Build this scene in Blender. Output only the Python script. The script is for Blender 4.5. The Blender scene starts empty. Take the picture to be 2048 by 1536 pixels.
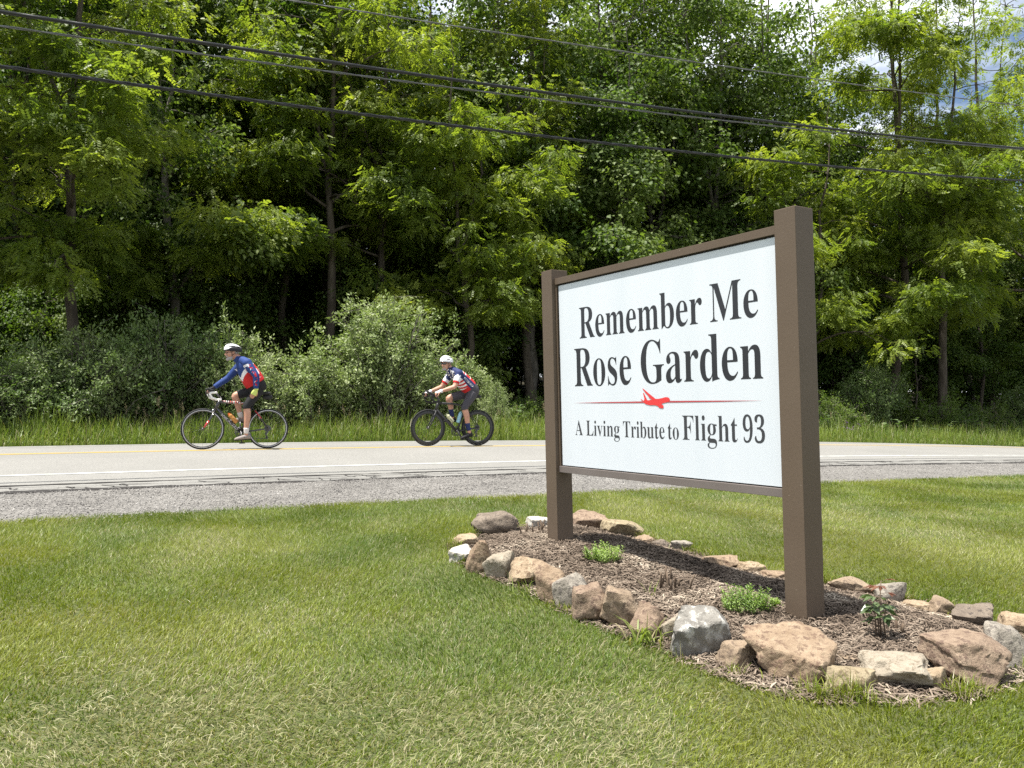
import bpy, bmesh, math, random
import numpy as np
from mathutils import Vector, Matrix, Euler
from mathutils.bvhtree import BVHTree

sc = bpy.context.scene
COL = sc.collection
PI = math.pi

# ------------------------------------------------------------------ camera
CAMZ, FPX = 1.1326, 1538.0
PITCH, ROLL = 0.0188, 0.0229
cF = np.array([0, math.cos(PITCH), math.sin(PITCH)])
_R0 = np.array([1.0, 0, 0]); _U0 = np.cross(_R0, cF)
cR = math.cos(ROLL) * _R0 - math.sin(ROLL) * _U0
cU = math.cos(ROLL) * _U0 + math.sin(ROLL) * _R0
cam = bpy.data.cameras.new('camera')
cam.sensor_fit = 'HORIZONTAL'; cam.sensor_width = 36.0
cam.lens = 36.0 * FPX / 2048.0
cam.clip_start = 0.05; cam.clip_end = 3000
camo = bpy.data.objects.new('camera', cam); COL.objects.link(camo)
M = Matrix.Identity(4)
for i in range(3):
    M[i][0] = cR[i]; M[i][1] = cU[i]; M[i][2] = -cF[i]
M[2][3] = CAMZ
camo.matrix_world = M
sc.camera = camo

# ------------------------------------------------------------------ sky, sun, exposure
SUN_EL, SUN_DIR = math.radians(76.0), np.array([-0.93, -0.3676])
w = bpy.data.worlds.new('World'); sc.world = w; w.use_nodes = True
nt = w.node_tree; nt.nodes.clear()
def N(t, kind, **kw):
    n = t.nodes.new(kind)
    for k, v in kw.items(): setattr(n, k, v)
    return n
out = N(nt, 'ShaderNodeOutputWorld'); bg = N(nt, 'ShaderNodeBackground')
sky = N(nt, 'ShaderNodeTexSky', sky_type='NISHITA')
sky.sun_disc = False; sky.sun_elevation = SUN_EL
sky.sun_rotation = math.atan2(SUN_DIR[0], SUN_DIR[1])
sky.altitude = 600; sky.air_density = 1.0; sky.dust_density = 1.0; sky.ozone_density = 1.2
tc = N(nt, 'ShaderNodeTexCoord')
mp = N(nt, 'ShaderNodeMapping'); mp.inputs['Scale'].default_value = (1.0, 1.0, 2.2)
cn = N(nt, 'ShaderNodeTexNoise'); cn.inputs['Scale'].default_value = 2.6; cn.inputs['Detail'].default_value = 8; cn.inputs['Roughness'].default_value = 0.58
cr = N(nt, 'ShaderNodeValToRGB'); cr.color_ramp.elements[0].position = 0.40; cr.color_ramp.elements[1].position = 0.56
mx = N(nt, 'ShaderNodeMix', data_type='RGBA')
mx.inputs['B'].default_value = (12.0, 12.4, 13.0, 1)
nt.links.new(tc.outputs['Generated'], mp.inputs['Vector']); nt.links.new(mp.outputs['Vector'], cn.inputs['Vector'])
nt.links.new(cn.outputs['Fac'], cr.inputs['Fac']); nt.links.new(cr.outputs['Color'], mx.inputs['Factor'])
nt.links.new(sky.outputs['Color'], mx.inputs['A']); nt.links.new(mx.outputs['Result'], bg.inputs['Color'])
bg.inputs['Strength'].default_value = 0.06
nt.links.new(bg.outputs['Background'], out.inputs['Surface'])

sl = bpy.data.lights.new('sun', 'SUN'); sl.energy = 5.0; sl.angle = math.radians(0.53); sl.color = (1.0, 0.955, 0.88)
so = bpy.data.objects.new('sun', sl); COL.objects.link(so)
sv = Vector((SUN_DIR[0] * math.cos(SUN_EL), SUN_DIR[1] * math.cos(SUN_EL), math.sin(SUN_EL)))
so.rotation_euler = sv.to_track_quat('Z', 'Y').to_euler(); so.location = sv * 60

vs = sc.view_settings
vs.view_transform = 'Standard'; vs.look = 'None'; vs.gamma = 1.0; vs.use_curve_mapping = False
vs.exposure = 1.20
cy = sc.cycles
cy.max_bounces = 8; cy.diffuse_bounces = 4; cy.glossy_bounces = 3; cy.transmission_bounces = 6; cy.transparent_max_bounces = 6
cy.caustics_reflective = False; cy.caustics_refractive = False
cy.sample_clamp_indirect = 4.0; cy.use_denoising = False

# ------------------------------------------------------------------ helpers
def tag(o, label=None, cat=None, group=None, kind=None):
    if label: o['label'] = label
    if cat: o['category'] = cat
    if group: o['group'] = group
    if kind: o['kind'] = kind
    return o
def empty(name, loc=(0, 0, 0), rz=0.0):
    o = bpy.data.objects.new(name, None); COL.objects.link(o)
    o.location = loc; o.rotation_euler = (0, 0, rz); o.empty_display_size = 0.2
    return o
def link(name, me, parent=None, mat=None):
    if mat is not None and not me.materials: me.materials.append(mat)
    o = bpy.data.objects.new(name, me); COL.objects.link(o)
    if parent is not None: o.parent = parent
    return o
def mesh_np(V, F, mat=None, attrs=None, smooth=False):
    """V (n,3); F (m,k) with k 3 or 4, or a list of such arrays"""
    me = bpy.data.meshes.new('mesh')
    V = np.asarray(V, np.float32)
    Fs = F if isinstance(F, list) else [F]
    Fs = [np.asarray(f, np.int32) for f in Fs if len(f)]
    me.vertices.add(len(V)); me.vertices.foreach_set('co', V.ravel())
    loops = np.concatenate([f.ravel() for f in Fs])
    sizes = np.concatenate([np.full(len(f), f.shape[1], np.int32) for f in Fs])
    starts = np.concatenate([[0], np.cumsum(sizes)[:-1]]).astype(np.int32)
    me.loops.add(len(loops)); me.loops.foreach_set('vertex_index', loops)
    me.polygons.add(len(sizes)); me.polygons.foreach_set('loop_start', starts)
    me.polygons.foreach_set('use_smooth', np.full(len(sizes), bool(smooth)))
    me.update(calc_edges=True)
    for k, a in (attrs or {}).items():
        at = me.attributes.new(k, 'FLOAT', 'FACE'); at.data.foreach_set('value', np.asarray(a, np.float32))
    if mat is not None: me.materials.append(mat)
    return me
class MB:
    """collects closed shapes, built as one mesh"""
    def __init__(s): s.V = []; s.F3 = []; s.F4 = []; s.n = 0
    def add(s, V, F):
        V = np.asarray(V, float)
        for f in F:
            f = [i + s.n for i in f]
            if len(f) == 3: s.F3.append(f)
            elif len(f) == 4: s.F4.append(f)
            else:
                for i in range(1, len(f) - 1): s.F3.append([f[0], f[i], f[i + 1]])
        s.V.append(V); s.n += len(V); return s
    def tube(s, pts, rad, n=8, cap=True, up=None, flat=1.0):
        pts = np.asarray(pts, float); m = len(pts)
        rad = np.broadcast_to(np.asarray(rad, float), (m,))
        T = np.gradient(pts, axis=0); T /= np.linalg.norm(T, axis=1)[:, None] + 1e-12
        u = np.array(up if up is not None else ([0, 0, 1.0] if abs(T[0][2]) < 0.9 else [1.0, 0, 0]))
        V = []
        for i in range(m):
            a = u - T[i] * (u @ T[i]); a /= np.linalg.norm(a) + 1e-12; b = np.cross(T[i], a); u = a
            for k in range(n):
                an = 2 * PI * k / n
                V.append(pts[i] + rad[i] * (math.cos(an) * a * flat + math.sin(an) * b))
        F = [[i * n + k, i * n + (k + 1) % n, (i + 1) * n + (k + 1) % n, (i + 1) * n + k] for i in range(m - 1) for k in range(n)]
        if cap: F += [list(range(n))[::-1], [(m - 1) * n + k for k in range(n)]]
        return s.add(V, F)
    def box(s, c, sx, sy, sz, ax=None, bev=0.0):
        c = np.asarray(c, float); ax = np.eye(3) if ax is None else np.asarray(ax, float)
        h = np.array([sx, sy, sz]) / 2
        if bev <= 0:
            P = np.array([[x, y, z] for z in (-1, 1) for y in (-1, 1) for x in (-1, 1)]) * h
            F = [[0, 2, 3, 1], [4, 5, 7, 6], [0, 1, 5, 4], [2, 6, 7, 3], [0, 4, 6, 2], [1, 3, 7, 5]]
            return s.add(c + P @ ax, F)
        bm = bmesh.new(); bmesh.ops.create_cube(bm, size=1.0)
        for v in bm.verts: v.co = Vector((v.co.x * sx, v.co.y * sy, v.co.z * sz))
        bmesh.ops.bevel(bm, geom=bm.edges[:], offset=bev, segments=2, affect='EDGES', profile=0.6)
        bm.verts.index_update()
        V = np.array([v.co[:] for v in bm.verts]); F = [[v.index for v in f.verts] for f in bm.faces]; bm.free()
        return s.add(c + V @ ax, F)
    def rings(s, R, cap=True):
        """R: list of rings, each (n,3)"""
        n = len(R[0]); m = len(R)
        F = [[i * n + k, i * n + (k + 1) % n, (i + 1) * n + (k + 1) % n, (i + 1) * n + k] for i in range(m - 1) for k in range(n)]
        if cap: F += [list(range(n))[::-1], [(m - 1) * n + k for k in range(n)]]
        return s.add(np.concatenate(R), F)
    def sphere(s, c, r, nu=12, nv=8, ax=None):
        r = np.broadcast_to(np.asarray(r, float), (3,)); ax = np.eye(3) if ax is None else np.asarray(ax, float)
        V = [[0, 0, -1]]
        for i in range(1, nv):
            t = PI * i / nv
            for k in range(nu): V.append([math.sin(t) * math.cos(2 * PI * k / nu), math.sin(t) * math.sin(2 * PI * k / nu), -math.cos(t)])
        V.append([0, 0, 1]); V = np.array(V) * r
        F = [[0, 1 + (k + 1) % nu, 1 + k] for k in range(nu)]
        for i in range(nv - 2):
            for k in range(nu):
                a = 1 + i * nu; b = a + nu
                F.append([a + k, a + (k + 1) % nu, b + (k + 1) % nu, b + k])
        e = len(V) - 1; a = 1 + (nv - 2) * nu
        F += [[a + k, a + (k + 1) % nu, e] for k in range(nu)]
        return s.add(np.asarray(c, float) + V @ ax, F)
    def torus(s, c, R, r, ax=None, nu=48, nv=8, rz=None):
        """ring round the local y axis"""
        ax = np.eye(3) if ax is None else np.asarray(ax, float); rz = r if rz is None else rz
        V = []
        for i in range(nu):
            a = 2 * PI * i / nu
            for k in range(nv):
                b = 2 * PI * k / nv
                q = R + r * math.cos(b)
                V.append([q * math.cos(a), rz * math.sin(b), q * math.sin(a)])
        F = [[i * nv + k, i * nv + (k + 1) % nv, ((i + 1) % nu) * nv + (k + 1) % nv, ((i + 1) % nu) * nv + k] for i in range(nu) for k in range(nv)]
        return s.add(np.asarray(c, float) + np.array(V) @ ax, F)
    def mesh(s, mat=None, smooth=False):
        V = np.concatenate(s.V)
        return mesh_np(V, [np.array(s.F3, np.int32).reshape(-1, 3), np.array(s.F4, np.int32).reshape(-1, 4)], mat, None, smooth)
    def build(s, name, mat, parent=None, smooth=False):
        return link(name, s.mesh(mat, smooth), parent)
def unit(v):
    v = np.asarray(v, float); return v / (np.linalg.norm(v, axis=-1, keepdims=True) + 1e-12)

# value noise in numpy (2D)
_rs = np.random.RandomState(5); _tab = _rs.rand(256, 256)
def vnoise(x, y):
    xi = np.floor(x).astype(int); yi = np.floor(y).astype(int); fx = x - xi; fy = y - yi
    fx = fx * fx * (3 - 2 * fx); fy = fy * fy * (3 - 2 * fy)
    t = lambda a, b: _tab[a & 255, b & 255]
    return (t(xi, yi) * (1 - fx) + t(xi + 1, yi) * fx) * (1 - fy) + (t(xi, yi + 1) * (1 - fx) + t(xi + 1, yi + 1) * fx) * fy
def fbm(x, y, o=4):
    v = 0; a = 0.5; n = 0
    for i in range(o): v = v + a * vnoise(x * 2 ** i + 17 * i, y * 2 ** i + 31 * i); n += a; a *= 0.5
    return v / n

# ------------------------------------------------------------------ materials
def L(t, a, b): t.links.new(a, b)
def mat(name, c, rough=0.6, spec=0.4, c2=None, scale=5.0, detail=4, lo=0.35, hi=0.65, bump=0.0, bscale=None, metal=0.0, coat=0.0, vary=None, stretch=None):
    m = bpy.data.materials.new(name); m.use_nodes = True; t = m.node_tree
    b = t.nodes['Principled BSDF']
    b.inputs['Base Color'].default_value = (*c, 1); b.inputs['Roughness'].default_value = rough
    b.inputs['Specular IOR Level'].default_value = spec; b.inputs['Metallic'].default_value = metal
    if coat: b.inputs['Coat Weight'].default_value = coat; b.inputs['Coat Roughness'].default_value = 0.1
    co = N(t, 'ShaderNodeTexCoord').outputs['Object']
    if stretch:
        q = N(t, 'ShaderNodeMapping'); q.inputs['Scale'].default_value = stretch; L(t, co, q.inputs['Vector']); co = q.outputs['Vector']
    if c2 is not None:
        n = N(t, 'ShaderNodeTexNoise'); n.inputs['Scale'].default_value = scale; n.inputs['Detail'].default_value = detail
        r = N(t, 'ShaderNodeValToRGB'); r.color_ramp.elements[0].position = lo; r.color_ramp.elements[1].position = hi
        r.color_ramp.elements[0].color = (*c, 1); r.color_ramp.elements[1].color = (*c2, 1)
        L(t, co, n.inputs['Vector']); L(t, n.outputs['Fac'], r.inputs['Fac']); L(t, r.outputs['Color'], b.inputs['Base Color'])
    if bump:
        n2 = N(t, 'ShaderNodeTexNoise'); n2.inputs['Scale'].default_value = bscale or scale * 4; n2.inputs['Detail'].default_value = 5
        bp = N(t, 'ShaderNodeBump'); bp.inputs['Strength'].default_value = bump; bp.inputs['Distance'].default_value = 0.02
        L(t, co, n2.inputs['Vector']); L(t, n2.outputs['Fac'], bp.inputs['Height']); L(t, bp.outputs['Normal'], b.inputs['Normal'])
    return m
def leaf_mat(name, stops, trans, tmix=0.42, rough=0.5, spec=0.35, nscale=0.35):
    """stops: list of (pos, colour) on each leaf's own random number, mixed with slow world noise"""
    m = bpy.data.materials.new(name); m.use_nodes = True; t = m.node_tree
    b = t.nodes['Principled BSDF']; o = t.nodes['Material Output']
    at = N(t, 'ShaderNodeAttribute', attribute_name='rnd')
    g = N(t, 'ShaderNodeNewGeometry')
    n = N(t, 'ShaderNodeTexNoise'); n.inputs['Scale'].default_value = nscale; n.inputs['Detail'].default_value = 2
    L(t, g.outputs['Position'], n.inputs['Vector'])
    ma = N(t, 'ShaderNodeMath', operation='MULTIPLY_ADD'); ma.inputs[1].default_value = 0.55
    L(t, at.outputs['Fac'], ma.inputs[0])
    ms = N(t, 'ShaderNodeMath', operation='MULTIPLY_ADD'); ms.inputs[1].default_value = 1.5; ms.inputs[2].default_value = -0.52
    L(t, n.outputs['Fac'], ms.inputs[0]); L(t, ms.outputs[0], ma.inputs[2])
    r = N(t, 'ShaderNodeValToRGB'); r.color_ramp.elements[0].position = stops[0][0]; r.color_ramp.elements[0].color = (*stops[0][1], 1)
    r.color_ramp.elements[1].position = stops[-1][0]; r.color_ramp.elements[1].color = (*stops[-1][1], 1)
    for p, c in stops[1:-1]:
        e = r.color_ramp.elements.new(p); e.color = (*c, 1)
    L(t, ma.outputs[0], r.inputs['Fac']); L(t, r.outputs['Color'], b.inputs['Base Color'])
    b.inputs['Roughness'].default_value = rough; b.inputs['Specular IOR Level'].default_value = spec
    tr = N(t, 'ShaderNodeBsdfTranslucent')
    mu = N(t, 'ShaderNodeMix', data_type='RGBA', blend_type='MULTIPLY'); mu.inputs['Factor'].default_value = 1.0
    mu.inputs['B'].default_value = (*trans, 1); L(t, r.outputs['Color'], mu.inputs['A']); L(t, mu.outputs['Result'], tr.inputs['Color'])
    mi = N(t, 'ShaderNodeMixShader'); mi.inputs[0].default_value = tmix
    L(t, b.outputs[0], mi.inputs[1]); L(t, tr.outputs[0], mi.inputs[2]); L(t, mi.outputs[0], o.inputs['Surface'])
    return m

# ------------------------------------------------------------------ terrain: s runs along the road, t across it
HD = 0.461; CA, SA = math.cos(HD), math.sin(HD)
def cs(s):
    s = np.asarray(s, float); q = np.clip(s, -25, 40)
    return -0.0007 * (q * q + 2 * q * (s - q))
def zroad(s):
    s = np.asarray(s, float); q = np.clip(s, -15, 30)
    z = 0.3413 - 0.029 * q - 0.0007 * q * q
    return z + np.where(s > 30, -0.045 * (s - 30), 0) + np.where(s < -15, -0.008 * (s + 15), 0)
TP = np.array([-400, -60, -6, 7.1, 9.1, 10.53, 13.75, 17.21, 17.9, 19.4, 21.5, 34, 60, 400.])
ZP = np.array([-1.2, -0.9, -0.686, -0.096, -0.068, -0.001, 0.08, 0.045, 0.0, -0.06, 0.06, 0.9, 4.2, 20.])
def st(X, Y):
    s = X * CA + Y * SA; return s, -X * SA + Y * CA - cs(s)
def xy(s, t):
    tt = t + cs(s); return s * CA - tt * SA, s * SA + tt * CA
def H(X, Y):
    s, t = st(X, Y); return zroad(s) + np.interp(t, TP, ZP)
def at(px, py, hf=None):
    """the point of the ground that is seen at this pixel of the photograph"""
    d = cF + (px - 1024) / FPX * cR + (768 - py) / FPX * cU
    k = np.linspace(1.5, 60, 6000); P = d[None] * k[:, None]; P[:, 2] += CAMZ
    h = (hf or H)(P[:, 0], P[:, 1]); i = np.argmax(P[:, 2] < h)
    if P[i, 2] >= h[i]: i = len(k) - 1
    return P[i]
def dist(P): return float((np.asarray(P) - np.array([0, 0, CAMZ])) @ cF)
def at_t(px, t):
    """the point on the line t = const that shows in this pixel column"""
    s = np.linspace(-12, 90, 10201); X, Y = xy(s, t); P = np.stack([X, Y, H(X, Y) - CAMZ], 1); d = P @ cF
    e = np.where(d > 1, np.abs(1024 + FPX * (P @ cR) / np.maximum(d, 0.1) - px), 1e9)
    return float(s[np.argmin(e)])
# ------------------------------------------------------------------ ground materials
def ground_mat(name, cols, big, small, bump, bscale, rough=0.9, spec=0.2):
    """three colours: two broad tones and a fine grain"""
    m = bpy.data.materials.new(name); m.use_nodes = True; t = m.node_tree; b = t.nodes['Principled BSDF']
    b.inputs['Roughness'].default_value = rough; b.inputs['Specular IOR Level'].default_value = spec
    P = N(t, 'ShaderNodeNewGeometry').outputs['Position']
    n1 = N(t, 'ShaderNodeTexNoise'); n1.inputs['Scale'].default_value = big; n1.inputs['Detail'].default_value = 5
    n2 = N(t, 'ShaderNodeTexNoise'); n2.inputs['Scale'].default_value = small; n2.inputs['Detail'].default_value = 4; n2.inputs['Roughness'].default_value = 0.75
    r1 = N(t, 'ShaderNodeValToRGB'); r1.color_ramp.elements[0].position = 0.36; r1.color_ramp.elements[1].position = 0.66
    r1.color_ramp.elements[0].color = (*cols[0], 1); r1.color_ramp.elements[1].color = (*cols[1], 1)
    r2 = N(t, 'ShaderNodeValToRGB'); r2.color_ramp.elements[0].position = 0.40; r2.color_ramp.elements[1].position = 0.62
    mi = N(t, 'ShaderNodeMix', data_type='RGBA'); mi.inputs['B'].default_value = (*cols[2], 1)
    L(t, P, n1.inputs['Vector']); L(t, P, n2.inputs['Vector']); L(t, n1.outputs['Fac'], r1.inputs['Fac']); L(t, n2.outputs['Fac'], r2.inputs['Fac'])
    L(t, r2.outputs['Color'], mi.inputs['Factor']); L(t, r1.outputs['Color'], mi.inputs['A']); L(t, mi.outputs['Result'], b.inputs['Base Color'])
    n3 = N(t, 'ShaderNodeTexNoise'); n3.inputs['Scale'].default_value = bscale; n3.inputs['Detail'].default_value = 3
    bp = N(t, 'ShaderNodeBump'); bp.inputs['Strength'].default_value = bump; bp.inputs['Distance'].default_value = 0.01
    L(t, P, n3.inputs['Vector']); L(t, n3.outputs['Fac'], bp.inputs['Height']); L(t, bp.outputs['Normal'], b.inputs['Normal'])
    return m
m_soil = ground_mat('lawn_soil', [(0.075, 0.095, 0.03), (0.11, 0.11, 0.045), (0.045, 0.055, 0.02)], 1.3, 60, 0.6, 120)
m_road = ground_mat('worn_asphalt', [(0.198, 0.194, 0.180), (0.238, 0.232, 0.215), (0.140, 0.137, 0.13)], 0.5, 55, 0.25, 160, 0.85, 0.25)
m_gravel = ground_mat('gravel', [(0.165, 0.157, 0.146), (0.205, 0.196, 0.182), (0.07, 0.067, 0.063)], 0.8, 24, 0.9, 45)
m_verge = ground_mat('verge_soil', [(0.05, 0.06, 0.02), (0.07, 0.07, 0.03), (0.03, 0.035, 0.015)], 1.0, 30, 0.5, 60)
m_forest = ground_mat('forest_floor', [(0.035, 0.03, 0.018), (0.05, 0.045, 0.025), (0.02, 0.018, 0.012)], 0.7, 12, 0.8, 25)
m_white = mat('white_line_paint', (0.44, 0.44, 0.425), 0.7, 0.3, (0.28, 0.295, 0.275), 7, 7, 0.42, 0.66)
m_yellow = mat('yellow_line_paint', (0.50, 0.36, 0.10), 0.7, 0.3, (0.36, 0.30, 0.19), 7, 6, 0.45, 0.75)
m_crack = mat('open_crack', (0.035, 0.033, 0.032), 0.95, 0.1)

edge_w = lambda S: 0.10 * (fbm(S * 1.7, S * 0 + 3.1, 4) - 0.5) + 0.05 * (vnoise(S * 9, S * 0) - 0.5)
far_w = lambda S: 0.06 * (fbm(S * 1.3, S * 0 + 9.1, 4) - 0.5)
pave_w = lambda S: 0.08 * (fbm(S * 2.2, S * 0 + 5.7, 5) - 0.5)
K = 'structure'
def multi_strip(name, ts, s0, s1, ns, m, w0=None, w1=None):
    S = np.linspace(s0, s1, ns); rows = []
    for i, t in enumerate(ts):
        tt = np.full(ns, t, float)
        if i == 0 and w0: tt = tt + w0(S)
        if i == len(ts) - 1 and w1: tt = tt + w1(S)
        X, Y = xy(S, tt); rows.append(np.stack([X, Y, zroad(S) + np.interp(tt, TP, ZP)], 1))
    V = np.concatenate(rows); a = np.arange(ns - 1)
    F = np.concatenate([np.stack([i * ns + a, i * ns + a + 1, (i + 1) * ns + a + 1, (i + 1) * ns + a], 1) for i in range(len(ts) - 1)])
    return link(name, mesh_np(V, F, m, None, True))
lawn = tag(multi_strip('lawn', [-400, -120, -60, -20, -6, -3, 0, 2, 4, 6, 7.1], -300, 420, 1800, m_soil, None, edge_w), kind=K)
shoulder = tag(multi_strip('gravel_shoulder', [7.1, 7.6, 8.3, 9.1], -300, 420, 1800, m_gravel, edge_w, pave_w), kind=K)
road = tag(multi_strip('road', [9.1, 9.8, 10.53, 11.6, 12.7, 13.75, 15, 16.2, 17.21], -300, 420, 1800, m_road, pave_w, far_w), kind=K)
verge = tag(multi_strip('verge', [17.21, 17.9, 18.7, 19.4, 20.5, 21.5], -300, 420, 1800, m_verge, far_w, None), kind=K)
floor_ = tag(multi_strip('forest_ground', [21.5, 24, 30, 40, 60, 130, 400], -300, 420, 700, m_forest), kind=K)

def paint(name, t0, wd, m, s0=-120, s1=160, ns=900, seed=0):
    S = np.linspace(s0, s1, ns); rows = []
    for k in (0, 1):
        tt = t0 + (k - 0.5) * (wd + 0.012 * (vnoise(S * 5, S * 0 + seed + k * 7) - 0.5) * 2)
        X, Y = xy(S, tt); rows.append(np.stack([X, Y, zroad(S) + np.interp(tt, TP, ZP) + 0.004], 1))
    a = np.arange(ns - 1)
    return link(name, mesh_np(np.concatenate(rows), np.stack([a, a + 1, ns + a + 1, ns + a], 1), m, None, True), road)
paint('edge_line', 10.53, 0.11, m_white, seed=1)
paint('edge_line', 16.75, 0.11, m_white, seed=2)
paint('centre_line', 13.68, 0.08, m_yellow, seed=3)
paint('centre_line', 13.83, 0.08, m_yellow, seed=4)
# open cracks along the broken edge of the pavement
def crack(t0, wd, s0, s1, amp, seed, gap=0.0, fine=5.0):
    ns = int((s1 - s0) * 14); S = np.linspace(s0, s1, ns)
    c = t0 + amp * (fbm(S * 0.8, S * 0 + seed, 5) - 0.5) + 0.035 * (fbm(S * fine, S * 0 + seed + 3, 3) - 0.5)
    wv = wd * np.clip(0.55 + 1.6 * (fbm(S * 3.1, S * 0 + seed + 8, 3) - 0.45 - gap) + 0.5 * (vnoise(S * 6.5, S * 0 + seed) - 0.5), 0.05, 1.8)
    rows = []
    for k in (-0.5, 0.5):
        tt = c + k * wv; X, Y = xy(S, tt); rows.append(np.stack([X, Y, zroad(S) + np.interp(tt, TP, ZP) + 0.006], 1))
    a = np.arange(ns - 1)
    return np.concatenate(rows), np.stack([a, a + 1, ns + a + 1, ns + a], 1)
MBc = []; off = 0; Vc = []; Fc = []
rc = np.random.RandomState(4)
for args in [(9.13, 0.20, -30, 60, 0.06, 11.3, 0.02), (9.62, 0.085, -30, 60, 0.07, 23.7, 0.03), (9.42, 0.022, -30, 40, 0.3, 37.7, 0.15), (9.30, 0.02, -30, 40, 0.3, 41.7, 0.15)]:
    v, f = crack(*args); Vc.append(v); Fc.append(f + off); off += len(v)
for i in range(130):                                   # short cross cracks between the two long ones
    s0 = rc.uniform(-8, 25); t0 = rc.uniform(9.1, 9.5); ln = rc.uniform(0.15, 0.5); sl_ = rc.uniform(-1.4, 1.4); n = 7
    q = np.linspace(0, 1, n); S = s0 + sl_ * ln * q + 0.03 * rc.randn(n); T = np.minimum(t0 + ln * 0.7 * q + 0.02 * rc.randn(n), 9.66); wv = 0.009 + 0.008 * rc.rand(n)
    rows = []
    for k in (-1, 1):
        X, Y = xy(S + k * wv * 0.6, T + k * wv * 0.6); rows.append(np.stack([X, Y, zroad(S) + np.interp(T, TP, ZP) + 0.0065], 1))
    a = np.arange(n - 1); Vc.append(np.concatenate(rows)); Fc.append(np.stack([a, a + 1, n + a + 1, n + a], 1) + off); off += 2 * n
o = link('pavement_cracks', mesh_np(np.concatenate(Vc), np.concatenate(Fc), m_crack), road); tag(o, kind='stuff')

# loose stones of the shoulder: one object nobody could count
def scatter(TV, TF, P, AX, NR, SC, rnd=None):
    """copies of one small template: x along AX, z near NR"""
    AX = unit(AX); Bn = unit(np.cross(NR, AX)); Nn = np.cross(AX, Bn)
    SC = np.asarray(SC, float); SC = SC[:, None] if SC.ndim == 1 else SC
    SC = np.broadcast_to(SC, (len(P), 3))
    T = TV[None] * SC[:, None, :]
    V = P[:, None, :] + T[..., 0:1] * AX[:, None, :] + T[..., 1:2] * Bn[:, None, :] + T[..., 2:3] * Nn[:, None, :]
    n = len(TV); F = TF[None] + (np.arange(len(P)) * n)[:, None, None]
    return V.reshape(-1, 3), F.reshape(-1, TF.shape[1])
m_peb = leaf_mat('pebbles', [(0.0, (0.085, 0.08, 0.077)), (0.45, (0.20, 0.19, 0.176)), (1.0, (0.33, 0.317, 0.297))], (0.0, 0.0, 0.0), 0.0, 0.9, 0.2, 2.0)
OCT = np.array([[1, 0, 0], [-1, 0, 0], [0, 1, 0], [0, -1, 0], [0, 0, 1], [0, 0, -1.]]) * 0.5
OCTF = np.array([[0, 2, 4], [2, 1, 4], [1, 3, 4], [3, 0, 4], [2, 0, 5], [1, 2, 5], [3, 1, 5], [0, 3, 5]])
r = np.random.RandomState(7); n = 42000
S = r.uniform(-4, 26, n); S = np.where(r.rand(n) < 0.5, r.uniform(-3, 8, n), S); T = 7.0 + 2.15 * r.rand(n) ** 0.9
X, Y = xy(S, T); sz = r.uniform(0.008, 0.022, n)
V, F = scatter(OCT, OCTF[:4], np.stack([X, Y, zroad(S) + np.interp(T, TP, ZP) + 0.002], 1), r.randn(n, 3) * [1, 1, 0.3], np.tile([0, 0, 1.], (n, 1)) + 0.3 * r.randn(n, 3), sz[:, None] * r.uniform(0.6, 1.3, (n, 3)))
tag(link('loose_gravel', mesh_np(V, F, m_peb, {'rnd': np.repeat(r.rand(n), 4)}), None), kind='stuff')

# ------------------------------------------------------------------ the sign
SB = np.array([1.4074, 3.7585, 0.0]); AZ = 0.5767; SW = 2.0337; PW, PD = 0.1248, 0.1413
sS = np.array([-math.sin(AZ), math.cos(AZ), 0]); sN = np.array([-math.cos(AZ), -math.sin(AZ), 0]); Zv = np.array([0, 0, 1.0])
SAX = np.array([-sS, -sN, Zv])          # rows: along the panel left to right, into the panel, up
m_brown = mat('brown_paint', (0.105, 0.078, 0.056), 0.5, 0.2, (0.116, 0.087, 0.063), 3.0, 3, 0.3, 0.7, 0.03, 60)
def specks(m, col, sc_, lo, hi):
    t = m.node_tree; b = t.nodes['Principled BSDF']; src = b.inputs['Base Color'].links[0].from_socket
    n = N(t, 'ShaderNodeTexNoise'); n.inputs['Scale'].default_value = sc_; n.inputs['Detail'].default_value = 3; q = N(t, 'ShaderNodeValToRGB'); q.color_ramp.elements[0].position = lo; q.color_ramp.elements[1].position = hi
    mi = N(t, 'ShaderNodeMix', data_type='RGBA'); mi.inputs['B'].default_value = (*col, 1)
    L(t, N(t, 'ShaderNodeTexCoord').outputs['Object'], n.inputs['Vector']); L(t, n.outputs['Fac'], q.inputs['Fac']); L(t, q.outputs['Color'], mi.inputs['Factor']); L(t, src, mi.inputs['A']); L(t, mi.outputs['Result'], b.inputs['Base Color'])
specks(m_brown, (0.24, 0.20, 0.16), 75, 0.735, 0.77)
m_rail = mat('sky_sheen_rail_paint', (0.135, 0.115, 0.105), 0.5, 0.3, (0.16, 0.138, 0.128), 5.0, 4, 0.3, 0.7, stretch=(0.4, 1, 1))  # greyer than the post paint: sky sheen put into the colour
m_panel = mat('white_panel', (0.60, 0.64, 0.685), 0.38, 0.4, (0.565, 0.61, 0.655), 4.0, 5, 0.38, 0.72, stretch=(1, 1, 0.14))
m_ink = mat('black_vinyl', (0.012, 0.013, 0.016), 0.35, 0.5)
m_ink2 = mat('charcoal_vinyl', (0.035, 0.037, 0.043), 0.35, 0.5)
m_red = mat('red_vinyl', (0.62, 0.035, 0.035), 0.4, 0.5)
m_dred = mat('dark_red_vinyl', (0.40, 0.055, 0.065), 0.4, 0.5)
m_gasket = mat('dark_gasket', (0.02, 0.018, 0.017), 0.6, 0.3)
sign = empty('garden_sign', tuple(SB))
tag(sign, 'white rose garden sign with black lettering hung between two brown posts', 'sign')
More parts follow.
